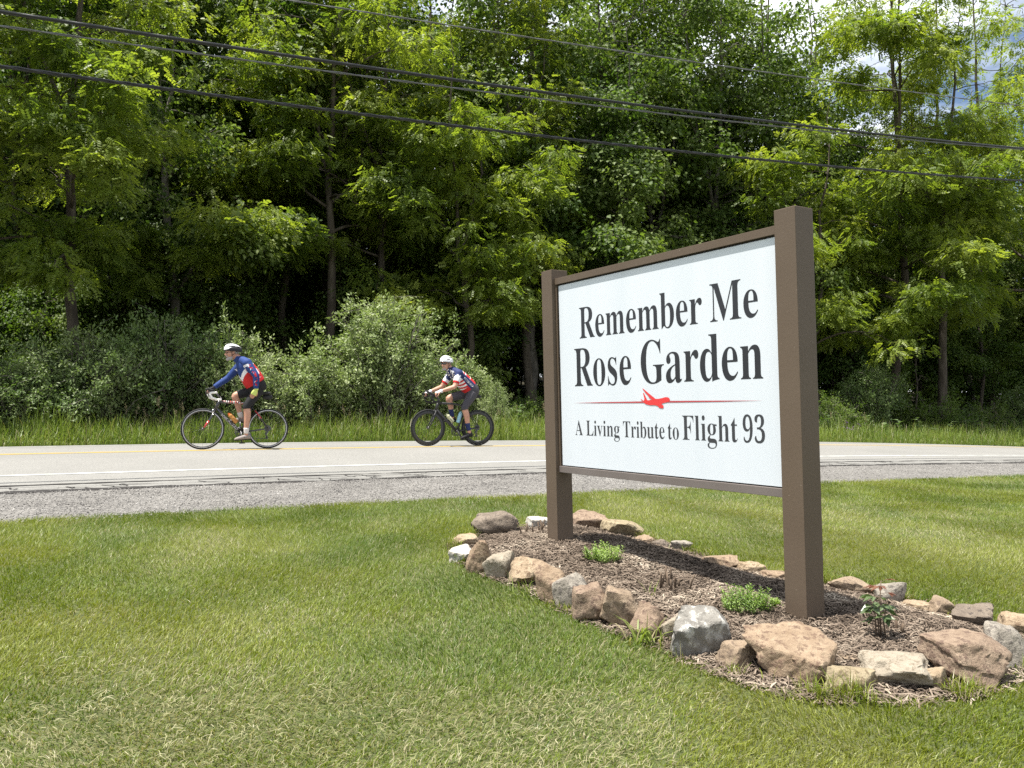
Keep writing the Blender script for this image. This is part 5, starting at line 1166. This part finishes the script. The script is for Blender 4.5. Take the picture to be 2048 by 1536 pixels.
def head_frame(hc, pitch, yaw):
    f = np.array([math.cos(pitch) * math.cos(yaw), math.cos(pitch) * math.sin(yaw), math.sin(pitch)]); y = unit(np.cross([0, 0, 1.0], f)); u_ = np.cross(f, y)
    return lambda a, b, c: np.asarray(hc, float) + f * a + y * b + u_ * c, f, y, u_
def head_parts(hf, y):
    R = []; a = np.linspace(0, 2 * PI, 24, endpoint=False)
    for h, fo, dp, wd in [(-0.122, 0.046, 0.018, 0.016), (-0.115, 0.043, 0.034, 0.028), (-0.098, 0.034, 0.056, 0.044), (-0.068, 0.020, 0.077, 0.059), (-0.03, 0.008, 0.090, 0.068), (0.01, 0.0, 0.096, 0.073), (0.05, -0.004, 0.099, 0.076), (0.09, -0.009, 0.090, 0.070), (0.116, -0.011, 0.066, 0.052), (0.130, -0.011, 0.03, 0.025)]:
        R.append(np.stack([hf(fo + math.cos(k) * dp, math.sin(k) * wd, h) for k in a]))
    P = [MB().rings(R)]
    P.append(MB().tube([hf(0.088, 0, 0.022), hf(0.100, 0, 0.0), hf(0.116, 0, -0.028), hf(0.104, 0, -0.040)], [0.010, 0.012, 0.0155, 0.012], 10))
    P.append(MB().tube([hf(0.080, -0.045, 0.026), hf(0.094, -0.02, 0.030), hf(0.094, 0.02, 0.030), hf(0.080, 0.045, 0.026)], 0.010, 8))
    P.append(MB().tube([hf(0.086, -0.022, -0.062), hf(0.100, 0, -0.060), hf(0.086, 0.022, -0.062)], 0.0095, 8))
    for s_ in (-1, 1):
        P.append(MB().tube([hf(0.012, s_ * 0.070, -0.030), hf(-0.004, s_ * 0.079, -0.008), hf(-0.008, s_ * 0.081, 0.014), hf(0.004, s_ * 0.074, 0.026)], [0.008, 0.012, 0.012, 0.007], 8))
        P.append(MB().sphere(hf(0.068, s_ * 0.040, -0.022), 0.020, 10, 8))
    return P
def helmet(par, hf, fu, yu, uu, style):
    """ribbed shell: long vents sunk between ribs"""
    h = empty('helmet'); h.parent = par; nx, ny = 46, 60; Lf, Lb = 0.138, 0.160; V = []; IDX = []
    top = 0.147
    for i in range(nx + 1):
        q = -1 + 2 * i / nx; x = (Lf if q > 0 else Lb) * q; e_ = max(0.0, 1 - abs(q) ** 2.4) ** 0.55
        W_, Hh = 0.105 * e_ + 0.001, 0.108 * e_ * (1.0 if q > 0 else 1.0) + 0.001; base = 0.042 + 0.012 * max(0, q) - (0.030 * max(0, -q) if style == 1 else 0.022 * max(0, -q))
        for j in range(ny + 1):
            p = -0.18 + (PI + 0.36) * j / ny; V.append((x - 0.008, W_ * math.cos(p), base + Hh * math.sin(p)))
    V = np.array(V).reshape(nx + 1, ny + 1, 3); vent = np.zeros((nx, ny), bool)
    for i in range(nx):
        for j in range(ny):
            q = -1 + 2 * (i + 0.5) / nx; p = (-0.18 + (PI + 0.36) * (j + 0.5) / ny) / PI; s_ = abs(p - 0.5) * 2
            if style == 1: bands = [(0.0, 0.09, -0.65, 0.85), (0.34, 0.085, -0.55, 0.8), (0.62, 0.075, -0.25, 0.65), (0.62, 0.075, -0.75, -0.38)]
            else: bands = [(0.0, 0.05, -0.2, 0.75), (0.30, 0.055, 0.0, 0.8), (0.55, 0.065, -0.60, 0.10), (0.80, 0.05, 0.1, 0.6)]
            for c, w_, q0, q1 in bands:
                mid = (q0 + q1) / 2; hw = (q1 - q0) / 2; k = w_ * math.sqrt(max(0, 1 - ((q - mid) / hw) ** 2)); vent[i, j] |= abs(s_ - c) < k
    C0 = np.array([-0.008, 0, 0.045]); dn = np.zeros((nx + 1, ny + 1)); 
    for i in range(1, nx):
        for j in range(1, ny): dn[i, j] = vent[i - 1:i + 1, j - 1:j + 1].mean()
    V = C0 + (V - C0) * (1 - 0.11 * dn)[..., None]
    P = np.array([hf(*v) for v in V.reshape(-1, 3)]); a = (np.arange(nx)[:, None] * (ny + 1) + np.arange(ny)[None]).ravel()
    F = np.stack([a, a + 1, a + ny + 2, a + ny + 1], 1)[:, ::-1]; cap = [[i * (ny + 1), (i + 1) * (ny + 1), (i + 1) * (ny + 1) + ny, i * (ny + 1) + ny] for i in range(nx)]
    me = mesh_np(P, np.concatenate([F, np.array(cap)]), None, None, True); me.materials.append(m_shell); me.materials.append(m_foam)
    idx = np.concatenate([vent.ravel().astype(int), np.ones(nx, int)])
    if style == 1:
        low = np.zeros((nx, ny), bool)
        for i in range(nx):
            for j in range(ny):
                q = -1 + 2 * (i + 0.5) / nx; p = abs((-0.18 + (PI + 0.36) * (j + 0.5) / ny) / PI - 0.5) * 2; low[i, j] = p > 0.66 + 0.30 * q + (0.05 if q > 0.5 else 0) 
        idx[:nx * ny] |= low.ravel().astype(int)
    me.polygons.foreach_set('material_index', idx.astype(np.int32)); me.update(); link('helmet_shell', me, h)
    b = MB()
    for s_ in (-1, 1):
        b.tube([hf(0.045, s_ * 0.083, 0.045), hf(0.026, s_ * 0.082, -0.045), hf(0.036, s_ * 0.052, -0.105), hf(0.044, 0, -0.130)], 0.0042, 6); b.tube([hf(-0.070, s_ * 0.078, 0.03), hf(0.026, s_ * 0.082, -0.045)], 0.0038, 6)
    b.build('chin_strap', m_foam, h, True); return h
def shoe_geo(ank, heel, toe, y, grow=0.0, sole=False):
    heel = np.array([heel[0], y, heel[1]]); toe = np.array([toe[0], y, toe[1]]); d = toe - heel; ln = np.linalg.norm(d); d /= ln; n_ = unit(np.cross(d, [0, 1.0, 0])); n_ = n_ if n_[2] > 0 else -n_
    if sole:
        R = []; a = np.linspace(0, 2 * PI, 16, endpoint=False)
        for f, w_ in [(-0.01, 0.012), (0.0, 0.026), (0.15, 0.031), (0.4, 0.030), (0.68, 0.043), (0.86, 0.040), (0.97, 0.022), (1.0, 0.010)]: R.append(heel + d * ln * f + np.outer(np.cos(a) * w_, [0, 1.0, 0]) + np.outer(np.sin(a) * 0.008, n_))
        return MB().rings(R)
    R = []; a = np.linspace(0, 2 * PI, 18, endpoint=False)
    for f, w_, h in [(-0.005, 0.016, 0.045), (0.03, 0.030, 0.082), (0.16, 0.035, 0.092), (0.30, 0.036, 0.086), (0.45, 0.037, 0.074), (0.65, 0.045, 0.058), (0.82, 0.043, 0.046), (0.94, 0.030, 0.034), (0.99, 0.012, 0.018)]:
        R.append(heel + d * ln * f + n_ * h * 0.5 + np.outer(np.cos(a) * (w_ + grow), [0, 1.0, 0]) + np.outer(np.sin(a) * (h * 0.5 + grow), n_))
    return MB().rings(R)

def rider(root_m, J, lab):
    e_ = empty('person'); e_.matrix_world = root_m; tag(e_, lab, 'person', 'cyclists riding on the road')
    v = lambda p, y: np.array([p[0], y, p[1]])
    hp, nk = v(J['hip'], 0), v(J['neck'], J.get('nky', 0)); ax = unit(nk - hp)
    TC = [np.array(t[:3]) for t in J['torso']]; TW = [t[3] for t in J['torso']]; TD = [t[4] for t in J['torso']]
    tq, tw = resamp(TC, TW, 22); _, td = resamp(TC, TD, 22)
    hf, f, y, u_ = head_frame(J['head'], J['hpitch'], J['hyaw'])
    body = [loft(tq, tw, td), limb([nk - ax * 0.06, nk + ax * 0.01, hf(-0.03, 0, -0.045)], [0.075, 0.062, 0.060], 10)] + head_parts(hf, y)
    arms = {}; legs = {}
    for s_ in (1, -1):
        A = J['arm'][s_]; P = [np.array(q) for q in A['P']]; arms[s_] = (P, [0.062, 0.058, 0.046, 0.043, 0.036, 0.027][:len(P)] if len(P) == 6 else [0.062, 0.044, 0.028])
        P3 = [P[0], P[0] * 0.5 + P[1] * 0.5, P[1], P[1] * 0.6 + P[2] * 0.4, P[2]]; arms[s_] = (P3, [0.064, 0.054, 0.042, 0.041, 0.027]); body.append(limb(P3, arms[s_][1])); body.append(MB().tube([nk - ax * 0.02, nk * 0.5 + P[0] * 0.5 + ax * 0.006, P[0]], [0.058, 0.062, 0.064], 14))
        body += hand(P[2], A['d'], A['pn'], A['curl'], s_)
        Lg = J['leg'][s_]; h_, k_, a_ = [np.array(q) for q in Lg['P']]; legs[s_] = ([h_, h_ * 0.55 + k_ * 0.45, k_, k_ * 0.68 + a_ * 0.32 - ax * 0.012 * [1, 0, 0], k_ * 0.25 + a_ * 0.75, a_], [0.094, 0.080, 0.057, 0.057, 0.040, 0.034])
        legs[s_][0][3] = legs[s_][0][3] + np.array([-0.010, 0, 0]); body.append(limb(legs[s_][0], legs[s_][1], 34)); body.append(shoe_geo(a_, Lg['heel'], Lg['toe'], a_[1], -0.006))
        body.append(MB().tube([a_, np.array([Lg['heel'][0] * 0.75 + Lg['toe'][0] * 0.25, a_[1], Lg['heel'][1] * 0.75 + Lg['toe'][1] * 0.25 + 0.04])], [0.036, 0.036], 12))
    link('body', remesh(body, 0.0062, 3, 0.42, m_skin, 'body'), e_)
    # jersey
    k = J['hem']; jq = tq[k:-1]; jw = tw[k:-1] * J.get('loose', 1.02) + 0.011; jd = td[k:-1] * J.get('loose', 1.02) + 0.011
    jer = [loft(jq, jw, jd), limb([nk - ax * 0.07, nk - ax * 0.005, hf(-0.038, 0, -0.085)], [0.088, 0.075, 0.068], 8)]
    for s_ in (1, -1):
        P, R = arms[s_]; Q, r_ = resamp(P, R, 30); n = int(30 * J['sleeve']); jer.append(MB().tube(Q[:n], r_[:n] + J.get('slv', 0.010), 16))
        jer.append(MB().sphere(P[0], 0.079, 14, 10)); jer.append(MB().tube([nk - ax * 0.02, nk * 0.5 + P[0] * 0.5 + ax * 0.012, P[0]], [0.070, 0.074, 0.076], 14))
    me = remesh(jer, 0.0075, 4, None, None, 'jersey'); face_slots(me, J['jcols'], lambda c, n_: J['jfn'](c, n_, arms)); jo = link('jersey', me, e_); jo['label'] = J['jlab']
    sh = [loft(tq[:k + 2], tw[:k + 2] + 0.007, td[:k + 2] + 0.007)]
    for s_ in (1, -1):
        P, R = legs[s_]; Q, r_ = resamp(P, R, 34); n = J['short'][s_]; sh.append(MB().tube(Q[:n], r_[:n] + 0.007, 16))
    link('shorts', remesh(sh, 0.0075, 3, None, m_cl[J['shcol']], 'shorts'), e_)
    for s_ in (1, -1):
        Lg = J['leg'][s_]; a_ = np.array(Lg['P'][2]); P, R = legs[s_]; Q, r_ = resamp(P, R, 34)
        so_ = MB().tube(Q[-J['sock']:], r_[-J['sock']:] + 0.004, 14); so_.build('sock', J['sockm'], e_, True)
        sh_ = empty('shoe'); sh_.parent = e_; shoe_geo(a_, Lg['heel'], Lg['toe'], a_[1], 0.003).build('upper', J['shoem'], sh_, True); shoe_geo(a_, Lg['heel'], Lg['toe'], a_[1], 0, True).build('sole', m_cl['black'], sh_, True)
        b = MB(); hl, to = v(Lg['heel'], a_[1]), v(Lg['toe'], a_[1])
        for g in (0.42, 0.58): p = hl + (to - hl) * g + np.array([0, 0, 0.068 - 0.03 * g]); b.tube([p + [0, -0.043, -0.018], p + [0, -0.02, 0.006], p + [0, 0.02, 0.006], p + [0, 0.043, -0.018]], 0.006, 6)
        b.build('strap', m_cl['grey'], sh_, True)
        A = J['arm'][s_]; gl = hand(A['P'][2], A['d'], A['pn'], A['curl'], s_, 0.005, True); g_ = MB()
        for q in gl: g_.add(np.concatenate(q.V), q.F3 + q.F4)
        dd = unit(np.array(A['d'], float)); g_.tube([np.array(A['P'][2]) - dd * 0.03, np.array(A['P'][2]) + dd * 0.005], [0.033, 0.034], 14); g_.build('glove', m_cl[A['glove']], e_, True)
    helmet(e_, hf, f, y, u_, J['helmet'])
    # face details
    bd = []
    if J['beard'] == 'full':
        for an in np.linspace(-1.25, 1.25, 11): bd.append(MB().sphere(hf(0.026 + 0.058 * math.cos(an), 0.058 * math.sin(an), -0.090 - 0.014 * math.cos(an)), [0.026, 0.024, 0.030], 10, 8))
        for an in np.linspace(-1.4, 1.4, 9): bd.append(MB().sphere(hf(0.020 + 0.062 * math.cos(an), 0.064 * math.sin(an), -0.070 - 0.014 * math.cos(an)), 0.013, 10, 8))
        for s_ in (-1, 1): bd.append(MB().tube([hf(0.105, s_ * 0.004, -0.048), hf(0.098, s_ * 0.022, -0.052), hf(0.082, s_ * 0.036, -0.068)], [0.009, 0.009, 0.008], 8))
    else:
        for an in np.linspace(-0.7, 0.7, 6): bd.append(MB().sphere(hf(0.036 + 0.050 * math.cos(an), 0.046 * math.sin(an), -0.104), [0.019, 0.018, 0.020], 10, 8))
        for s_ in (-1, 1): bd.append(MB().tube([hf(0.103, s_ * 0.003, -0.048), hf(0.095, s_ * 0.020, -0.053), hf(0.084, s_ * 0.028, -0.075), hf(0.078, s_ * 0.028, -0.095)], 0.0065, 8))
    link('beard', remesh(bd, 0.005, 2, None, m_beard, 'beard'), e_)
    hr = MB()
    for s_ in (-1, 1): hr.tube([hf(-0.015, s_ * 0.074, 0.035), hf(-0.035, s_ * 0.071, 0.0), hf(-0.050, s_ * 0.060, -0.030)], [0.012, 0.014, 0.010], 8)
    hr.tube([hf(-0.06, -0.06, 0.0), hf(-0.095, -0.02, 0.0), hf(-0.095, 0.02, 0.0), hf(-0.06, 0.06, 0.0)], 0.016, 8); hr.build('hair', m_beard, e_, True)
    MB().tube([hf(0.086, -0.020, -0.066), hf(0.098, 0, -0.066), hf(0.086, 0.020, -0.066)], 0.0055, 8).build('mouth', m_mouth, e_, True)
    if J['glasses']:
        R = MB(); 
        for s_ in (-1, 1): R.tube([hf(0.108, s_ * 0.006, 0.006), hf(0.104, s_ * 0.032, 0.006), hf(0.082, s_ * 0.060, 0.008)], [0.016, 0.021, 0.013], 10, flat=1.0); R.tube([hf(0.082, s_ * 0.062, 0.012), hf(0.0, s_ * 0.083, 0.014)], 0.004, 6)
        R.build('sunglasses', m_lens, e_, True)
    else:
        for s_ in (-1, 1): MB().sphere(hf(0.086, s_ * 0.031, 0.008), 0.0115, 10, 8).build('eye', m_eye, e_, True)
        g_ = MB()
        for s_ in (-1, 1): g_.torus(hf(0.104, s_ * 0.032, 0.004), 0.021, 0.0018, np.array([y, f, u_]), 20, 6); g_.tube([hf(0.100, s_ * 0.053, 0.008), hf(0.0, s_ * 0.083, 0.014)], 0.0022, 5)
        g_.build('glasses', m_eye, e_, True)
    return e_, jo

SEG = lambda c, a, b: np.linalg.norm(c - (a + np.clip(((c - a) @ (b - a)) / ((b - a) @ (b - a)), 0, 1)[:, None] * (b - a)), axis=1)
def arm_mask(c, arms, s_, r_=0.085):
    P = arms[s_][0]; d = np.minimum.reduce([SEG(c, P[i], P[i + 1]) for i in range(len(P) - 1)]); sd = c[:, 1] * s_
    return (d < r_) & ((sd > 0.165) | (SEG(c, P[2], P[4]) < r_) | ((SEG(c, P[1], P[2]) < 0.072) & (sd > 0.10)))
def jersey_one(c, n, arms):
    x, y, z = c.T; a = (x - 0.17) * 0.514 + (z - 1.05) * 0.857; b = (x - 0.17) * 0.857 - (z - 1.05) * 0.514
    i = np.zeros(len(c), int)                         # 0 blue 1 red 2 white
    front = n[:, 0] * 0.857 - n[:, 2] * 0.514; cen = 0.225 + 0.80 * np.abs(y - 0.065); i[(a < cen - 0.035)] = 1; i[(np.abs(a - cen) < 0.035) & (front > -0.15)] = 2
    bk = front < -0.45; i[bk] = np.where(a[bk] < 0.40, 1, 0); w_ = vnoise(a * 26 + 3, y * 22 + 7); i[bk & (a > 0.12) & (a < 0.44) & (w_ > 0.62)] = 2
    sd_ = (front < -0.15) & ~bk; i[sd_ & (a < 0.30)] = 1
    for s_ in (1, -1):
        m = arm_mask(c, arms, s_); i[m] = 0
        P = arms[s_][0]; t = (c - P[0]) @ (P[4] - P[0]) / ((P[4] - P[0]) @ (P[4] - P[0])); w2 = vnoise(t * 26 + 40, (x + z * 0.3) * 55); w3 = vnoise(t * 30 + 11, (x - z * 0.2) * 60 + 9)
        if s_ > 0: o_ = m & (n[:, 1] > 0.2) & (t > 0.06) & (t < 0.93); i[o_ & (n[:, 0] > -0.15) & (n[:, 0] < 0.42) & (w2 > 0.60)] = 1; i[o_ & (n[:, 0] > 0.30) & (n[:, 0] < 0.62) & (w3 > 0.70)] = 2; i[o_ & (n[:, 0] > 0.2) & (t < 0.14)] = 2
    return i
def jersey_two(c, n, arms):
    x, y, z = c.T; a = (x - 0.15) * 0.707 + (z - 1.04) * 0.707; front = n[:, 0] * 0.707 - n[:, 2] * 0.707; i = np.zeros(len(c), int)   # 0 navy 1 red 2 white
    st_ = np.where((np.floor((a + 0.25 * np.abs(y)) / 0.034) % 2) > 0, 1, 2); fr = front > 0.42; bk = front < -0.62
    i[fr & (a < 0.36)] = st_[fr & (a < 0.36)]; i[fr & (a < 0.13)] = 1
    i[bk & (a < 0.46)] = st_[bk & (a < 0.46)]; i[bk & (a < 0.28)] = 1; i[bk & (np.abs(a - 0.20) < 0.006)] = 2
    i[(a >= 0.36) & fr & (vnoise(a * 40, y * 40 + 3) > 0.58)] = 2
    for s_ in (1, -1):
        m = arm_mask(c, arms, s_); P = arms[s_][0]; t = (c - P[0]) @ (P[2] - P[0]) / np.linalg.norm(P[2] - P[0]); i[m] = 0; i[m & (t > 0.09)] = 2; i[m & (t > 0.172)] = 1; i[m & (t > 0.05) & (t < 0.10) & (vnoise(t * 50, x * 60) > 0.6)] = 2
    return i

def lettering_on(jo, s, p0, p1, hgt, m_, name='lettering', y0=0.6, up_sign=1.0):
    """letters printed on a surface: flat letters pressed onto the mesh from the rider's left"""
    co, F = text_mesh(s, 0.0, 3, False); x0, x1 = co[:, 0].min(), co[:, 0].max(); p0 = np.array(p0); p1 = np.array(p1); d = (p1 - p0); ln = np.linalg.norm(d); d = d / ln; nrm = np.array([d[1], -d[0]]) * up_sign
    me = jo.data; bv = BVHTree.FromPolygons([v.co for v in me.vertices], [p.vertices for p in me.polygons]); V = []
    for q in co:
        xz = p0 + d * (q[0] - x0) / (x1 - x0) * ln + nrm * q[1] / CAP * hgt; h = bv.ray_cast(Vector((xz[0], y0, xz[1])), Vector((0, -1, 0))); V.append((xz[0], (h[0].y if h[0] else 0.15) + 0.004, xz[1]))
    mm = bpy.data.meshes.new('lettering'); mm.from_pydata(V, [], F); mm.update(); o = link(name, mm, None, m_); return o

# ---- front cyclist
BLK = m_cl['black']
b1, k1 = bike_root('road_bicycle', 535, 13.98, 404.5, 'black road bicycle with white bar tape and a red and white banded top tube')
b1.scale = (k1 / 1.025,) * 3
C1 = dict(frame=m_carbon, tape=m_tape, wb=1.025, rim=0.022, rimm=m_dalu, spokes=24, alloy=True, bb=(0.432, 0.275), ht=(0.775, 0.800), hb=(0.830, 0.665), seat=(0.245, 0.735), bar=(0.835, 0.930), hood=(0.930, 0.955), drop=(0.765, 0.815), saddle=(0.105, 0.945), crank=math.radians(-92), accent=True, band=mat('banded_wrap', (0.62, 0.10, 0.075), 0.5, 0.4, (0.74, 0.72, 0.68), 30, 2, 0.48, 0.52), bag=True)
bpy.context.view_layer.update()
pd1 = bicycle(b1, C1)
mw1 = b1.matrix_world.copy()
dtx = lambda g: np.array([0.830 + (0.432 - 0.830) * g, 0, 0.665 + (0.275 - 0.665) * g])
pa, pb = dtx(0.80) + [0.022, 0, 0.038], dtx(0.80) + [0.022, 0, 0.038] + unit(np.array([0.398, 0, 0.39])) * 0.205
pa2, pb2 = np.array([0.500, 0, 0.440]), np.array([0.640, 0, 0.597]); cage(b1, pa2 - [0.02, 0, 0.0], pb2)
bottle('water_bottle', b1, pa2, pb2, 0.037, m_cl['amber'], m_cl['orange'], 'amber bottle with an orange cap in the cage of the front cyclist\'s bicycle')
# maker's lettering along the down tube, as it reads in the photograph
co, F = text_mesh('SPECIALIZED', 0.0, 3, False); x0, x1 = co[:, 0].min(), co[:, 0].max(); A0, A1 = dtx(0.22), dtx(0.86); d = A1 - A0; nn = np.array([d[2], 0, -d[0]]) / np.linalg.norm(d)
V = [A0 + d * (q[0] - x0) / (x1 - x0) + (nn * (q[1] / CAP - 0.5) * 0.034) + np.array([0, math.sqrt(max(0.0, 0.0275 ** 2 - ((q[1] / CAP - 0.5) * 0.034) ** 2)) + 0.002, 0]) for q in co]
mm = bpy.data.meshes.new('lettering'); mm.from_pydata([tuple(p) for p in V], [], F); mm.update(); link('frame_lettering', mm, b1, m_decal)
J1 = dict(hip=(0.15, 1.03), neck=(0.472, 1.487), nky=0.0, head=(0.590, 0.005, 1.600), hpitch=-0.10, hyaw=0.16,
 torso=[(0.130, 0, 0.955, 0.115, 0.10), (0.150, 0, 1.00, 0.165, 0.138), (0.200, 0, 1.07, 0.178, 0.148), (0.262, 0, 1.17, 0.174, 0.156), (0.330, 0, 1.28, 0.175, 0.148), (0.388, 0, 1.375, 0.182, 0.125), (0.432, 0, 1.44, 0.165, 0.092), (0.468, 0, 1.485, 0.090, 0.070), (0.488, 0, 1.507, 0.062, 0.058)],
 arm={1: dict(P=[(0.372, 0.190, 1.425), (0.240, 0.285, 1.205), (0.238, 0.262, 0.985)], d=(0.42, -0.05, -0.9), pn=(0.2, -0.9, -0.1), curl=0.35, glove='lime'),
      -1: dict(P=[(0.425, -0.175, 1.420), (0.620, -0.245, 1.185), (0.858, -0.215, 1.015)], d=(0.86, 0.05, -0.35), pn=(-0.3, 0.1, -0.95), curl=0.85, glove='black')},
 leg={1: dict(P=[(0.165, 0.095, 0.995), (0.365, 0.115, 0.715), (0.362, 0.118, 0.255)], heel=(0.287, 0.165), toe=(0.550, 0.150)),
      -1: dict(P=[(0.170, -0.095, 0.995), (0.535, -0.115, 0.885), (0.415, -0.118, 0.520)], heel=(0.345, 0.435), toe=(0.600, 0.455))},
 hem=5, sleeve=0.97, slv=0.012, loose=1.05, jcols=['blue', 'red', 'white'], jfn=jersey_one, jlab='blue, white and red long-sleeved cycling jersey', short={1: 17, -1: 15}, shcol='black', sock=5, sockm=m_cl['sock'], shoem=m_cl['shoe'], helmet=1, beard='full', glasses=False)
rd1, jo1 = rider(mw1, J1, 'bearded cyclist in a blue, white and red long-sleeved jersey, left arm hanging down')

# ---- rear cyclist
b2, k2 = bike_root('road_bicycle', 955.5, 13.98, 855.5, 'all-black road bicycle with deep black rims under the rear cyclist')
b2.scale = (k2 / 0.99,) * 3
C2 = dict(frame=m_matt, tape=m_btape, wb=0.99, rim=0.058, rimm=m_matt, spokes=20, alloy=False, bb=(0.425, 0.272), ht=(0.800, 0.800), hb=(0.838, 0.665), seat=(0.235, 0.730), arch=0.02, bar=(0.845, 0.925), hood=(0.985, 0.930), drop=(0.800, 0.790), saddle=(0.085, 0.930), crank=math.radians(-118), deep=True, aero=True)
bpy.context.view_layer.update()
pd2 = bicycle(b2, C2); mw2 = b2.matrix_world.copy()
cage(b2, (0.500, 0, 0.425), (0.63, 0, 0.56)); cage(b2, (0.385, 0, 0.42), (0.31, 0, 0.58))
bottle('water_bottle', b2, (0.505, 0, 0.445), (0.640, 0, 0.590), 0.037, m_cl['cream'], m_cl['cream'], 'pale cream bottle in the down-tube cage of the all-black bicycle')
bottle('water_bottle', b2, (0.405, 0, 0.430), (0.340, 0, 0.640), 0.037, m_cl['sky'], m_cl['sky'], 'light blue bottle in the seat-tube cage of the all-black bicycle')
J2 = dict(hip=(0.13, 1.02), neck=(0.555, 1.405), head=(0.655, 0.01, 1.520), hpitch=-0.12, hyaw=0.55,
 torso=[(0.115, 0, 0.945, 0.110, 0.10), (0.110, 0, 0.985, 0.160, 0.130), (0.140, 0, 1.05, 0.170, 0.135), (0.235, 0, 1.135, 0.165, 0.140), (0.325, 0, 1.220, 0.168, 0.130), (0.415, 0, 1.305, 0.180, 0.112), (0.490, 0, 1.360, 0.165, 0.086), (0.545, 0, 1.400, 0.088, 0.068), (0.575, 0, 1.42, 0.062, 0.056)],
 arm={1: dict(P=[(0.465, 0.185, 1.335), (0.575, 0.245, 1.085), (0.835, 0.215, 1.000)], d=(0.92, 0.0, -0.30), pn=(-0.2, -0.1, -0.95), curl=0.85, glove='white'),
      -1: dict(P=[(0.490, -0.185, 1.335), (0.640, -0.245, 1.095), (0.885, -0.215, 1.000)], d=(0.92, 0.0, -0.30), pn=(-0.2, 0.1, -0.95), curl=0.85, glove='white')},
 leg={1: dict(P=[(0.145, 0.095, 0.985), (0.330, 0.115, 0.705), (0.230, 0.118, 0.285)], heel=(0.150, 0.185), toe=(0.395, 0.125)),
      -1: dict(P=[(0.145, -0.095, 0.985), (0.560, -0.115, 0.885), (0.470, -0.118, 0.535)], heel=(0.395, 0.445), toe=(0.645, 0.440))},
 hem=5, sleeve=0.42, slv=0.011, loose=1.0, jcols=['navy', 'red', 'white'], jfn=jersey_two, jlab='navy, red and white striped short-sleeved cycling jersey', short={1: 17, -1: 16}, shcol='grey', sock=7, sockm=m_cl['navy'], shoem=BLK, helmet=2, beard='goatee', glasses=True)
rd2, jo2 = rider(mw2, J2, 'cyclist in sunglasses and striped navy, red and white short-sleeved jersey on the all-black bicycle')
o = lettering_on(jo2, 'PITTSBURGH', (0.375, 1.245), (0.185, 1.075), 0.040, m_decal); o.parent = rd2; o.name = 'jersey_lettering'
